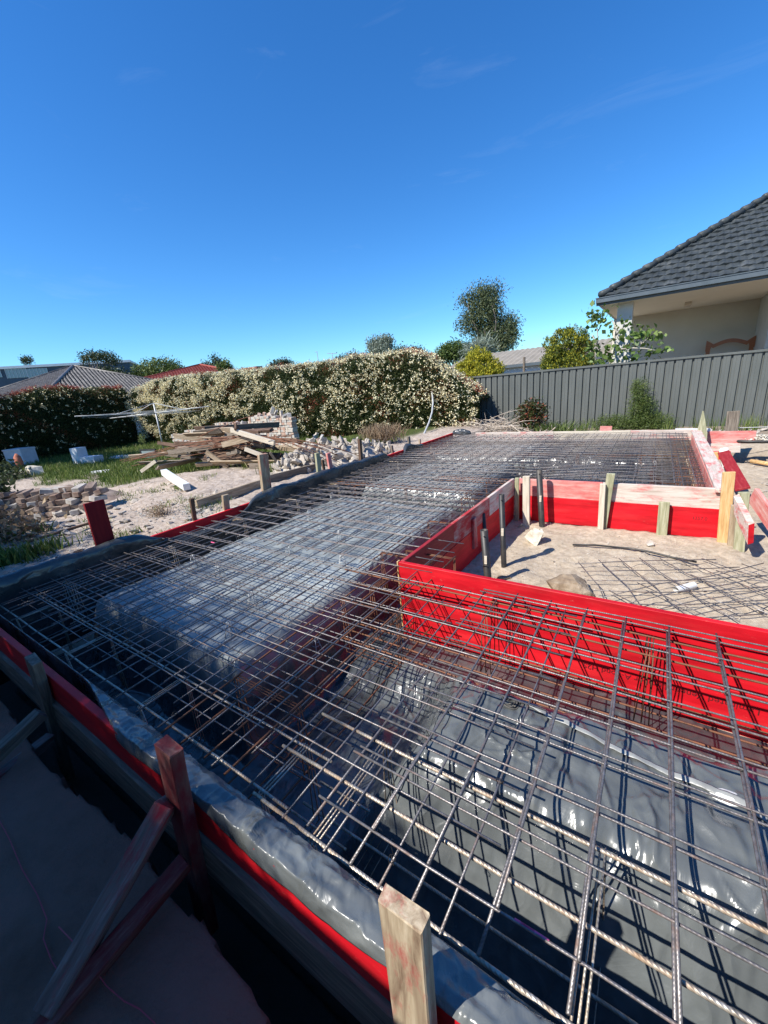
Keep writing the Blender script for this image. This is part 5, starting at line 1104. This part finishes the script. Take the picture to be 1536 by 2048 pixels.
# ------------------------------------------------------------------ right-hand house
def tilemat(nm, st, rough=.3, spec=.6):
    m, nt, b = newmat(nm); v = coords(nt); f = noise(nt, v, 2.2, 8, .7); nt.links.new(ramp(nt, f, st), b.inputs['Base Color'])
    f2 = noise(nt, v, 16, 5, .7); nt.links.new(ramp(nt, f2, [(.35, (rough * .6,) * 3), (.65, (rough * 1.7,) * 3)]), b.inputs['Roughness']); b.inputs['Specular IOR Level'].default_value = spec; bumpn(nt, b, f2, .35, .01); return m
M['tile'] = tilemat('dark_glazed_tile', [(.3, (.025, .03, .032)), (.55, (.05, .058, .06)), (.8, (.13, .135, .13))], .55, .3)
M['render'] = simple('cream_render', [(.3, (.5, .49, .45)), (.7, (.6, .59, .55))], 3, .9, bump=.1)
M['shadewall'] = simple('grey_render_wall', [(.3, (.6, .56, .46)), (.7, (.66, .62, .52))], 1.5, .9, bump=.1)
M['gutter'] = simple('grey_blue_gutter', [(.3, (.07, .09, .1)), (.7, (.1, .12, .135))], 3, .45, bump=0)
M['soffit'] = simple('cream_soffit', [(.3, (.76, .7, .56)), (.7, (.8, .74, .6))], 1.5, .8, bump=0)
def tiled(name, O, U, Vv, Nn, u_rng, vlen, m, parent, tw=.30, th=.33, amp=.022, step=.028, wf=None):
    # O corner, U along the eave, Vv up the slope, Nn normal; u_rng(v) -> (u0, u1)
    nv = int(vlen / th) + 1; b = MB()
    us_all = np.arange(0, u_rng(0)[1] - u_rng(0)[0] + tw, tw / 6.0) + u_rng(0)[0]
    VV = []; FF = []; base = 0
    for j in range(nv):
        v0, v1 = j * th, min(vlen, (j + 1) * th + .03); rows = []
        u0, u1 = u_rng(min(j * th + th * .5, vlen)); us = us_all[(us_all >= u0 - .05) & (us_all <= u1 + .05)]
        if len(us) < 2: continue
        jit = {}
        prof = []
        for u in us:
            k = int(math.floor(u / tw + .001 + (.0 if j % 2 else .5))); jit.setdefault(k, random.uniform(-.004, .004)); ph = (u / tw + (.0 if j % 2 else .5)) % 1; prof.append(amp * (math.sin(ph * 2 * math.pi) * .6 + math.sin(ph * 4 * math.pi) * .4) + jit[k])
        for vi, (vv, hh) in enumerate([(v0, -.05), (v0, step + .012), ((v0 + v1) / 2, step * .55 + .006), (v1, 0.0)]):
            for u, pr in zip(us, prof):
                p = O + U * float(u) + Vv * vv + Nn * (hh + (pr if vi else pr * .2)); VV.append(tuple(p))
        n = len(us); 
        for r_ in range(3): FF += [(base + r_ * n + k, base + r_ * n + k + 1, base + (r_ + 1) * n + k + 1, base + (r_ + 1) * n + k) for k in range(n - 1)]
        base += 4 * n
    me = bpy.data.meshes.new(name); me.from_pydata(VV, [], FF); me.materials.append(m); o = link(name, me); 
    if parent: world_child(o, parent)
    return o
def house():
    Y0 = 15.0; E = PY(1197, 597, Y0); root = empty('rendered_house', (E.x, Y0, -.6)); tag(root, 'cream rendered house with a dark glazed tile roof behind the fence', 'house')
    pitch = math.radians(32); W = 14.0; zE = E.z
    cp, sp = math.cos(pitch), math.sin(pitch); O = Vector((E.x + .04, Y0 + .03, zE + .02))
    Dp = 13.0; half = Dp / 2 / cp
    f = tiled('roof', O, Vector((1, 0, 0)), Vector((0, cp, sp)), Vector((0, -sp, cp)), lambda v: (v * cp, W), half, M['tile'], root)
    tiled('roof', O, Vector((0, 1, 0)), Vector((cp, 0, sp)), Vector((-sp, 0, cp)), lambda v: (v * cp, Dp - v * cp), half, M['tile'], root)
    b = MB(); n = int(half / math.cos(math.radians(40)) / .36)
    A = O + Vector((0, 0, .04)); Bp = O + Vector((Dp / 2, Dp / 2, Dp / 2 * math.tan(pitch) + .06)); m_ = int((Bp - A).length / .4)
    for k in range(m_):
        p = A.lerp(Bp, k / m_); q = A.lerp(Bp, (k + 1.12) / m_); b.tube([p + Vector((0, 0, .035)), q], [.105, .085], 8)
    world_child(b.build('ridge_caps', M['tile'], None, smooth=True), root)
    # gutter, fascia, soffit
    b = MB(); b.box((E.x - .06, Y0 - .06, zE - .13), (E.x + W, Y0 - .045, zE)); b.box((E.x - .06, Y0 - .045, zE - .13), (E.x + W, Y0 + .06, zE - .115)); b.box((E.x - .075, Y0 - .075, zE - .012), (E.x + W, Y0 - .06, zE + .012)); b.box((E.x - .06, Y0 + .06, zE - .2), (E.x + W, Y0 + .08, zE + .02))
    b.box((E.x - .06, Y0 + .08, zE - .13), (E.x - .045, Y0 + Dp, zE)); b.box((E.x - .045, Y0 + .08, zE - .13), (E.x + .06, Y0 + Dp, zE - .115)); b.box((E.x + .06, Y0 + .08, zE - .2), (E.x + .08, Y0 + Dp, zE + .02)); world_child(b.build('gutter', M['gutter']), root)
    b = MB(); b.box((E.x + .08, Y0 + .08, zE - .19), (E.x + W, Y0 + Dp, zE - .17)); world_child(b.build('soffit', M['soffit']), root)
    zS = zE - .19; wt = G(1262, 634, zS); wr = G(1520, 597, zS); wy = (wt.y + wr.y) / 2; b = MB(); b.box((wt.x - .6, wy, -.6), (wr.x + .02, wy + .2, zS - .003)); world_child(b.build('wall', M['shadewall']), root)
    b = MB(); b.box((wr.x + .022, wy - 2.2, -.6), (wr.x + 6, wy + .25, zS - .004)); world_child(b.build('side_wall', M['render']), root)
    wroot = MB(); wx = wr.x + .5; wroot.box((wx, wy - 2.24, .6), (wx + 1.4, wy - 2.19, 2.6)); fr = wroot.build('window', M['gutter']); world_child(fr, root)
    b = MB(); b.box((wx + .08, wy - 2.25, .68), (wx + 1.32, wy - 2.243, 2.52)); g_ = b.build('pane', gm); g_.parent = fr; 
    # verandah column with flared base
    cw = PY(1232, 660, Y0 + .45).x, PY(1262, 660, Y0 + .45).x; b = MB(); y0 = Y0 + .42
    b.box((cw[0], y0, .9), (cw[1], y0 + .45, zS - .002)); x0, x1 = cw; b.hexa([(x0 - .03, y0 - .02, -.6), (x1 + .42, y0 - .02, -.6), (x1 + .42, y0 + .47, -.6), (x0 - .03, y0 + .47, -.6), (x0, y0, 1.9), (x1 + .004, y0, 1.9), (x1 + .004, y0 + .452, 1.9), (x0, y0 + .452, 1.9)])
    world_child(b.build('column', M['render']), root)
    p = PY(1376, 604, Y0 + 3.2); b = MB(); b.box((p.x - .09, p.y - .35, zS - .09), (p.x + .09, p.y + .35, zS - .002)); world_child(b.build('ceiling_light', M['palewood']), root)
    b = MB(); b.box((wt.x - .6, Y0 + .3, -.62), (wr.x + 6, wy, -.45)); world_child(b.build('verandah_floor', M['conc']), root)
    # wooden headboard standing on the verandah
    hy = wy - .5; L_ = PY(1412, 690, hy); R_ = PY(1512, 676, hy); b = MB(); n = 26; V = []; xs = np.linspace(L_.x, R_.x, n); zl = PY(1412, 688, hy).z
    for i, x in enumerate(xs):
        t = i / (n - 1); c = .15 * max(0, math.sin(math.pi * (t - .14) / .72)) if .14 < t < .86 else .13 * (1 - min(t, 1 - t) / .14) + .04; V.append((x, zl - .05 + c))
    fcs = []
    for y in (hy, hy + .06):
        b_ = 1
    VV = [(x, hy, z) for x, z in V] + [(x, hy, z - .13 - (.25 if (i < 3 or i > n - 4) else 0)) for i, (x, z) in enumerate(V)] + [(x, hy + .06, z) for x, z in V] + [(x, hy + .06, z - .13 - (.25 if (i < 3 or i > n - 4) else 0)) for i, (x, z) in enumerate(V)]
    for i in range(n - 1): fcs += [(i, i + 1, n + i + 1, n + i), (2 * n + i, 3 * n + i, 3 * n + i + 1, 2 * n + i + 1), (i, 2 * n + i, 2 * n + i + 1, i + 1), (n + i, n + i + 1, 3 * n + i + 1, 3 * n + i)]
    fcs += [(0, n, 3 * n, 2 * n), (n - 1, 3 * n - 1, 4 * n - 1, 2 * n - 1)]; b.add(VV, fcs)
    hb = empty('bed_headboard', (L_.x, hy, -.45)); tag(hb, 'carved orange wooden headboard leaning on the verandah wall', 'headboard'); HM = simple('orange_varnished_wood', [(.3, (.26, .075, .02)), (.7, (.42, .15, .045))], 9, .35, sc=(1, 8, 8), bump=.1)
    world_child(b.build('arched_rail', HM), hb)
    b = MB(); b.box((L_.x + .02, hy + .005, -.45), (L_.x + .14, hy + .055, zl - .2)); world_child(b.build('leg', HM), hb); b = MB(); b.box((R_.x - .14, hy + .005, -.45), (R_.x - .02, hy + .055, zl - .2)); world_child(b.build('leg', HM), hb)
house()
# ------------------------------------------------------------------ far roofs
M['greytile'] = tilemat('weathered_grey_tile', [(.3, (.06, .055, .05)), (.5, (.11, .1, .092)), (.8, (.2, .19, .17))], .45, .5)
M['redtile'] = tilemat('red_clay_tile', [(.3, (.2, .045, .03)), (.55, (.3, .075, .05)), (.8, (.4, .14, .1))], .6, .3)
def pyramid(name, label, apex, half, pitch, rot, tm, wm, amp=.05):
    A = PD(*apex); root = empty(name, (A.x, A.y, -1.2)); tag(root, label, 'house'); vd = Vector((A.x, A.y, 0)).normalized(); a0 = math.atan2(-vd.y, -vd.x) + rot
    Cn = [A + Vector((math.cos(a0 + k * math.pi / 2), math.sin(a0 + k * math.pi / 2), 0)) * half * math.sqrt(2) - Vector((0, 0, half * math.tan(pitch))) for k in range(4)]; b = MB()
    for k in range(4):
        P0, P1 = Cn[k], Cn[(k + 1) % 4]; U = (P1 - P0).normalized(); mid = (P0 + P1) / 2; Vv = (A - mid); vl = Vv.length; Vv = Vv.normalized(); nn = U.cross(Vv); nn = nn if nn.z > 0 else -nn; L = (P1 - P0).length
        tiled('roof', P0, U, Vv, nn, lambda v: (L / 2 * v / vl, L - L / 2 * v / vl), vl, tm, root, tw=.3, th=.34, amp=amp, step=.05); b.tube([P0 + Vector((0, 0, .04)), A + Vector((0, 0, .06))], .11, 6)
    world_child(b.build('ridge_caps', tm, smooth=True), root); b = MB(); Q = [c.lerp(Vector((A.x, A.y, c.z)), .07) for c in Cn]; b.hexa([(q.x, q.y, -1.3) for q in Q] + [(q.x, q.y, Q[0].z - .02) for q in Q]); world_child(b.build('wall', wm), root)
pyramid('tiled_house', 'house with a weathered grey tiled pyramid roof behind the left hedge', (146, 733, 34), 7.5, math.radians(21), -.22, M['greytile'], M['render'])
pyramid('tiled_house', 'house with a red tiled roof beyond the corner of the hedges', (400, 730, 46), 11.5, math.radians(15), .45, M['redtile'], M['render'])
def slab_building(name, label, D, x0, x1, ytl, ytr, D1, ybot, m, roofm, roof_h, deep=8, extra=None):
    a = PD(x0, ytl, D); b_ = PD(x1, ytr, D1); z1 = (a.z + b_.z) / 2; a.z = b_.z = z1; u = (b_ - a).normalized(); n_ = Vector((-u.y, u.x, 0)); 
    if n_.y < 0: n_ = -n_
    root = empty(name, (a.x, a.y, -1.2)); tag(root, label, 'building'); b = MB(); q = [a, b_, b_ + n_ * deep, a + n_ * deep]
    b.hexa([(p.x, p.y, -1.3) for p in q] + [(p.x, p.y, z1 - roof_h) for p in q]); world_child(b.build('wall', m), root)
    b = MB(); e = .25; q = [a - u * e - n_ * e, b_ + u * e - n_ * e, b_ + n_ * deep + u * e, a + n_ * deep - u * e]; b.hexa([(p.x, p.y, z1 - roof_h + .003) for p in q] + [(p.x, p.y, z1) for p in q]); world_child(b.build('roof', roofm), root)
    return root, a, u, n_, z1
M['bluewall'] = simple('dark_blue_cladding', [(.3, (.05, .075, .1)), (.7, (.075, .1, .13))], 1, .7, bump=0)
M['whiteroof'] = simple('white_roof_edge', [(.3, (.6, .62, .62)), (.7, (.7, .72, .72))], 1, .6, bump=0)
root, a, u, n_, z1 = slab_building('long_building', 'long dark blue building with a white roof edge at far left', 62, -60, 260, 724, 731, 70, 760, M['bluewall'], M['whiteroof'], .38, 12)
for k, px in enumerate([-45, 10, 54, 205]):
    w0 = PD(px, 742, 62 + (px + 60) * .025); b = MB(); c = a + u * ((w0 - a).dot(u)); zt = PV(c, 738).z; zb_ = PV(c, 757).z
    P = c - n_ * .06; Q = P + u * 2.7; b.hexa([tuple(Vector((P.x, P.y, zb_))), tuple(Vector((Q.x, Q.y, zb_))), tuple(Vector((Q.x, Q.y, zb_)) + n_ * .04), tuple(Vector((P.x, P.y, zb_)) + n_ * .04), (P.x, P.y, zt), (Q.x, Q.y, zt), tuple(Vector((Q.x, Q.y, zt)) + n_ * .04), tuple(Vector((P.x, P.y, zt)) + n_ * .04)])
    fr = b.build('window', gm); world_child(fr, root); b = MB()
    for j in range(7):
        x_ = P - n_ * .03 + u * (j * .45); b.box((x_.x - .03, x_.y - .03, zb_), (x_.x + .03, x_.y + .02, zt))
    bars = b.build('mullions', M['whiteroof']); bars.parent = fr; bars.matrix_basis = pmat(fr).inverted() @ Matrix.Identity(4) if False else fr.matrix_basis.inverted() @ (pmat(root).inverted() @ Matrix.Identity(4)) if False else bars.matrix_basis
    bars.parent = root; bars.matrix_basis = pmat(root).inverted()
root, a, u, n_, z1 = slab_building('low_building', 'low cream parapet wall with a brick strip beyond the hedge', 36, 330, 488, 757, 737, 34, 770, M['render'], M['render'], .5, 5)
b = MB(); c0 = PD(484, 738, 33.9); b.box((c0.x, c0.y - .2, -1), (c0.x + 2.1, c0.y + .4, c0.z + .02)); world_child(b.build('brick_parapet', M['redtile']), root)
# shed beyond the conifers
def shed():
    D = 24; a = PD(860, 735, 25); b_ = PD(1210, 716, 21.5); e0 = PD(905, 738, 24.8); root = empty('shed', (a.x, a.y, -1)); tag(root, 'long shed with a tan corrugated roof behind the yellow conifers', 'shed')
    y0 = 20.5; zt = PY(1095, 692, y0 + 4).z; ze = PY(1050, 727, y0).z; xl = PY(880, 730, y0).x; xr = PY(1260, 700, y0).x
    n = int((xr - xl) / .07); V = []
    for i in range(n + 1):
        x = xl + (xr - xl) * i / n; h = .02 * math.sin(i * math.pi / 2); V += [(x, y0 - .1, ze + h), (x, y0 + 4, zt + h), (x, y0 + 8, ze + h)]
    b = MB(); b.add(V, [(3 * i + j, 3 * i + 3 + j, 3 * i + 4 + j, 3 * i + 1 + j) for i in range(n) for j in (0, 1)]); world_child(b.build('roof', simple('tan_corrugated_roof', [(.3, (.24, .21, .16)), (.7, (.32, .28, .22))], 2, .6, bump=0)), root)
    b = MB(); b.box((xl, y0 - .16, ze - .12), (xr, y0 - .1, ze + .01)); world_child(b.build('gutter', M['gutter']), root)
    b = MB(); b.box((xl + .1, y0 + .1, -1), (xr - .1, y0 + 7.8, ze - .02)); world_child(b.build('wall', simple('white_blue_wall', [(.3, (.55, .6, .64)), (.7, (.62, .67, .7))], 2, .8, bump=0)), root)
    q = PY(1048, 735, 17.0); b = MB(); b.tube([(q.x, q.y, -.6), (q.x, q.y, PY(1048, 714, 17.0).z)], .05, 8); tag(b.build('thin_post', M['graywood']), 'thin grey post standing before the shed wall behind the fence', 'post')
shed()
# aerials
for px, yt, yb, wd, lb in ((634, 703, 735, 8, 'left thin antenna mast rising behind the hedge'), (664, 706, 735, 20, 'right antenna with a crossbar rising behind the hedge')):
    t = PD(px, yt, 48); b0 = Vector((t.x, t.y, -1)); root = empty('antenna', b0); tag(root, lb, 'antenna'); b = MB(); b.tube([b0, t], .035, 6); world_child(b.build('mast', M['galv']), root)
    s_ = wd / 2 * 48 / F_PX; b = MB(); dx = Vector((RN[0][0], RN[1][0], RN[2][0])); o_ = dx * s_; c = t - Vector((0, 0, .05))
    b.tube([c - o_, c + (o_ if wd > 10 else o_ * 0.1)], .03, 6); world_child(b.build('crossbar', M['galv']), root)
# ------------------------------------------------------------------ trees
tree('gum_tree', 'tall grey-green gum tree with an open crown above the fence', 'tree', 42, [(972, 636, 26, 36), (962, 600, 22, 22), (993, 598, 14, 18), (942, 645, 18, 24), (1008, 662, 22, 28), (985, 684, 44, 18), (934, 602, 12, 12), (1022, 652, 12, 14), (975, 582, 14, 10), (925, 665, 10, 12)], (978, 700), 21000, .26, M['gum'], .42, .35, .4, -.2, .35, cn=80, limbs=60)
tree('round_tree', 'rounded green tree left of the tall gum tree', 'tree', 38, [(905, 704, 26, 16), (885, 710, 14, 10), (926, 702, 16, 13)], (905, 735), 6500, .22, M['green'], .2, .2, .4)
tree('silver_tree', 'small silvery tree poking above the blossom hedge', 'tree', 30, [(760, 692, 24, 18), (748, 686, 13, 12), (775, 686, 12, 13), (760, 710, 25, 20)], (760, 735), 6500, .16, M['silver'], .14, .12, .4)
tree('spiky_palm', 'pale spiky palm in front of the gum tree', 'palm', 32, [(965, 695, 26, 12), (955, 702, 30, 12)], (960, 735), 1500, .7, M['silver'], .2, .12, .3, .5, .08, cn=8)
tree('round_tree', 'dense rounded green tree between the grey and red roofs', 'tree', 62, [(320, 740, 44, 19), (290, 748, 24, 18), (350, 745, 26, 16), (275, 760, 20, 16), (330, 755, 50, 20)], (315, 770), 12000, .34, M['green'], .35, .4, .5)
tree('windswept_tree', 'dark windswept flat-topped tree behind the grey tiled roof', 'tree', 58, [(180, 714, 22, 6), (205, 713, 26, 6), (225, 722, 18, 5), (165, 722, 10, 4), (215, 745, 26, 9), (240, 750, 22, 9)], (215, 765), 4200, .3, M['darkleaf'], .3, .35, .3, limbs=24)
tree('broad_tree', 'dark broad tree behind the red tiled roof', 'tree', 60, [(430, 738, 24, 10), (412, 736, 12, 9), (452, 745, 18, 9), (430, 720, 9, 6), (440, 728, 8, 6)], (430, 765), 4200, .3, M['darkleaf'], .3, .35, .4)
tree('small_tree', 'bright green sapling in front of the cream parapet', 'tree', 30, [(447, 742, 12, 14), (452, 730, 8, 8)], (447, 765), 900, .2, M['green'], .12, .06, .2)
tree('far_tree', 'small far tree peeking above the hedge left of the antennas', 'tree', 60, [(562, 732, 20, 9), (575, 728, 10, 6), (548, 734, 12, 6)], (560, 765), 2400, .3, M['darkleaf'], .3, .2, .3)
tree('far_tree', 'low far tree top right of the antennas', 'tree', 55, [(690, 724, 22, 8), (705, 718, 12, 8)], (690, 765), 2400, .3, M['darkleaf'], .3, .2, .3)
tree('far_tree', 'dark tree top between the silvery tree and the gum tree', 'tree', 50, [(830, 706, 18, 8), (800, 704, 14, 6)], (830, 765), 2000, .28, M['darkleaf'], .3, .2, .3)
tree('far_tree', 'tiny dark tree on the skyline above the blue building', 'tree', 95, [(54, 720, 11, 6)], (54, 765), 900, .35, M['darkleaf'], .3, .25, .3)
M['golden2'] = leafmat('green_gold_conifer', [(0, (0.03, 0.06, 0.01)), (0.5, (0.13, 0.17, 0.025)), (0.8, (0.34, 0.34, 0.035)), (1, (0.62, 0.55, 0.06))], .6, .3)
def conifer(name, label, blobs, D, n, base, m='golden'):
    return tree(name, label, 'conifer', D, blobs, base, n, .085, M[m], .05, .07, .62, 1.6, .35, 'golden conifers behind the fence', -.5, 34, 8, .9)
conifer('golden_conifer', 'small domed golden conifer left, behind the fence', [(958, 735, 38, 26), (955, 718, 24, 18), (985, 742, 20, 16), (930, 742, 20, 16), (958, 755, 44, 20)], 14.6, 16000, (958, 780))
conifer('golden_conifer', 'larger green-gold conifer behind the fence beside the fig', [(1135, 695, 38, 32), (1110, 712, 24, 24), (1150, 675, 22, 18), (1122, 672, 16, 12), (1165, 705, 20, 26), (1135, 735, 50, 26), (1105, 735, 20, 20), (1128, 662, 8, 10), (1098, 690, 10, 14), (1168, 682, 10, 16)], 14.2, 19000, (1140, 780), 'golden2')
# fig tree with bare pale limbs
def fig():
    Y = 14.75; Pp = lambda x, y, dy=0: PY(x, y, Y + dy); root = empty('fig_tree', Vector((Pp(1200, 760).x, Y, -.5))); tag(root, 'fig tree with pale bare limbs and broad leaves in front of the house column', 'tree'); b = MB(); g = PY(1205, 760, Y); g0 = Vector((g.x + .2, Y, -.5))
    paths = [[g0, Pp(1196, 745), Pp(1190, 715), Pp(1196, 680), Pp(1194, 655)], [g0, Pp(1215, 740, .1), Pp(1228, 700, .1), Pp(1232, 660, .1), Pp(1224, 640, .1)], [Pp(1228, 700, .1), Pp(1262, 696, -.1), Pp(1290, 697, -.1), Pp(1318, 702, -.15)], [Pp(1262, 696, -.1), Pp(1283, 688), Pp(1282, 672)], [Pp(1232, 670, .1), Pp(1246, 655), Pp(1250, 645)], [Pp(1196, 690), Pp(1184, 670)], [Pp(1283, 690), Pp(1300, 672)]]
    for p in paths: b.tube(p, [.03 - .018 * i / (len(p) - 1) for i in range(len(p))], 7)
    world_child(b.build('limbs', M['galvbark'], None, smooth=True), root)
    tips = [(1200, 640, 22, 20, 70), (1188, 632, 14, 12, 36), (1244, 648, 20, 14, 50), (1232, 662, 12, 10, 24), (1232, 695, 26, 18, 60), (1205, 715, 26, 22, 80), (1250, 702, 16, 12, 30), (1285, 668, 18, 12, 40), (1302, 672, 14, 9, 28), (1268, 680, 14, 10, 28), (1318, 700, 14, 9, 28), (1288, 708, 18, 12, 36), (1215, 740, 30, 16, 60), (1185, 690, 14, 24, 46)]
    P = []
    for (x, y, rx, ry, n) in tips:
        c = Pp(x, y); k = .021; n = int(n * (.55 if 1222 < x < 1256 else .85))
        for _ in range(n): P.append((c.x + random.gauss(0, rx * k * .45), c.y + random.gauss(0, .18), c.z + random.gauss(0, ry * k * .45)))
    world_child(leaves('leaves', P, .17, M['fig'], .75, None, -.3), root)
M['galvbark'] = simple('pale_fig_bark', [(.3, (.3, .27, .22)), (.7, (.44, .41, .36))], 8, .9, bump=.2)
fig()
# ------------------------------------------------------------------ plants and brush before the fence
def brush():
    b = MB(); c = PY(985, 850, 12.6)
    for i in range(240):
        x = random.gauss(0, .85); y = random.gauss(0, .35); z = -.42 + abs(random.gauss(0, .26)) * max(.2, 1 - abs(x) / 2.2); a = random.gauss(0, .6) + (math.pi if random.random() < .5 else 0); L = random.uniform(.4, 1.5); r = random.uniform(.006, .018)
        p = Vector((c.x + x, c.y + y, z)); d = Vector((math.cos(a), math.sin(a) * .6, random.gauss(.1, .28))) * L; q = p + d * .5; limb(b, p - d * .5, q, r, r * .4, 4, .1)
        if random.random() < .5: limb(b, p, p + d * .3 + Vector((random.gauss(0, .2), random.gauss(0, .1), random.uniform(.05, .3))), r * .6, r * .25, 3, .1)
    tag(b.build('brush_pile', M['twig'], smooth=True), 'heap of bare cut branches between the hedge and the fence', 'brush pile', kind='stuff')
brush()
c = PY(1062, 836, 12.9); shrub('red_shrub', 'small reddish shrub before the fence, right of the brush heap', 'shrub', Vector((c.x, c.y, .08)), (.48, .4, .52), 2600, .1, 'hedge', 18, .5, .4, csz=.06, shell=.1)
c = PY(1105, 850, 12.7); P = [(c.x + random.gauss(0, .42), c.y + random.gauss(0, .2), -.45) for _ in range(420)]; blades('strap_plant', P, .42, M['green'], 'low strap-leaved plant flopping beside the red shrub', 'plant', None, 1.3, .014)
def fern():
    root = empty('feathery_fern', PY(1270, 850, 13.8)); tag(root, 'feathery bright green fern climbing the fence post', 'plant')
    Yf = 13.75; bl = []
    for (x, y, rx, ry) in [(1283, 830, 20, 26), (1280, 800, 13, 24), (1278, 778, 9, 14), (1270, 848, 50, 14), (1225, 848, 34, 12), (1310, 845, 24, 14)]:
        q = PY(x, y, Yf); bl.append((np.array(q), np.array([rx * .0205, .22, ry * .0205])))
    P, cc = blob_points(bl, 15000, .05, .1, 12); world_child(leaves('fronds', P, .09, M['green'], .12, None, .2), root)
    b = MB()
    for i in range(24): limb(b, Vector((bl[3][0][0] + random.uniform(-.9, .9), Yf, -.5)), cc[random.randrange(len(cc))], .008, .003, 4, .1)
    world_child(b.build('stems', M['green'], None), root)
fern()
c = PY(1284, 725, 13.95); P = [(c.x + random.gauss(0, .1), c.y, PY(1284, 730, 13.95).z + random.uniform(-.32, .0)) for _ in range(90)]
P = []
for (x, y, n) in [(1340, 858, 50), (1400, 856, 40), (1440, 852, 60), (1490, 858, 70), (1170, 858, 60), (1515, 850, 50)]:
    q = PY(x, y, 13.4)
    for _ in range(n): P.append((q.x + random.gauss(0, .14), q.y + random.gauss(0, .1), -.48))
blades('tall_weeds', P, .42, M['grass'], 'thin weeds along the foot of the grey fence', 'weeds', lean=.5, wd=.006)
# rubble and clods by the fence foot at right
scatter(50, [(1385, 862), (1536, 858), (1536, 872), (1385, 872)], .04, .13, 'pale clod or brick piece in the dug soil under the fence', 'rubble', 'clods under the fence', 'clod')
scatter(60, [(1455, 935), (1536, 930), (1536, 1000), (1470, 985)], .01, .04, 'small stone on the sand right of the formwork corner', 'stone', 'stones at the right edge')
# ------------------------------------------------------------------ behind the camera: what throws the foreground shade
def rear_house():
    root = empty('rear_house', (-3, -4, -.5)); tag(root, 'brick house behind the viewer whose eave shades the foreground', 'house')
    b = MB(); b.box((-13, -9, -.6), (5, -2.7, 3.0)); world_child(b.build('wall', M['brick']), root)
    b = MB(); b.hexa([(-13.6, -9.6, 3.0), (5.6, -9.6, 3.0), (5.6, EY, 3.0), (-13.6, EY, 3.0), (-10, -6.2, 4.8), (2, -6.2, 4.8), (2, -5.6, 4.8), (-10, -5.6, 4.8)]); world_child(b.build('roof', M['greytile']), root)
EY = -2.13
rear_house()
def shade_tree(name, label, spots, T, n, leaf):
    sd = np.array(SD); bl = []
    for (x, y, r) in spots: bl.append((np.array([x, y, -.1]) + sd * (T + random.uniform(-.4, .4)), np.array([r, r, r * .8])))
    c = bl[0][0]; b0 = Vector((c[0] - .5, c[1] - .5, -.5)); root = empty(name, b0); tag(root, label, 'tree'); P, cc = blob_points(bl, n, .12, .1, 12); world_child(leaves('crown', P, leaf, M['gum'], .5), root)
    b = MB(); limb(b, b0, Vector(c) - Vector((0, 0, .8)), .16, .1, 6, .02)
    for i in range(26): limb(b, Vector(c) - Vector((0, 0, .8)), cc[random.randrange(len(cc))], .05, .01, 5, .08)
    world_child(b.build('trunk', M['bark'], smooth=True), root)
shade_tree('shade_tree', 'leafy tree behind the viewer whose crown dapples the near left mesh', [(-3.6, .7, .95), (-2.7, .6, .85), (-4.6, .7, .95), (-1.9, .4, .6), (-1.3, .4, .45), (-3.1, .2, .8), (-2.2, .0, .8), (-1.35, 1.05, .3)], 8.2, 21000, .09)
shade_tree('shade_tree', 'second leafy tree farther left behind the viewer', [(-6.4, .5, 1.1), (-7.8, .6, 1.2), (-9.2, 1.0, 1.1), (-5.6, .3, .9), (-7, -.4, 1.1)], 8.6, 26000, .12)
shade_tree('shade_tree', 'third leafy tree added outside the left side of the view to shade the far grass', [(-21.5, 6.6, 2.0), (-19.2, 7.4, 1.5), (-24, 6.4, 2.2), (-17.6, 6.6, .9), (-22, 4.8, 1.6)], 8.0, 26000, .16)  # unseen tree, added so that its crown shades the far-left grass
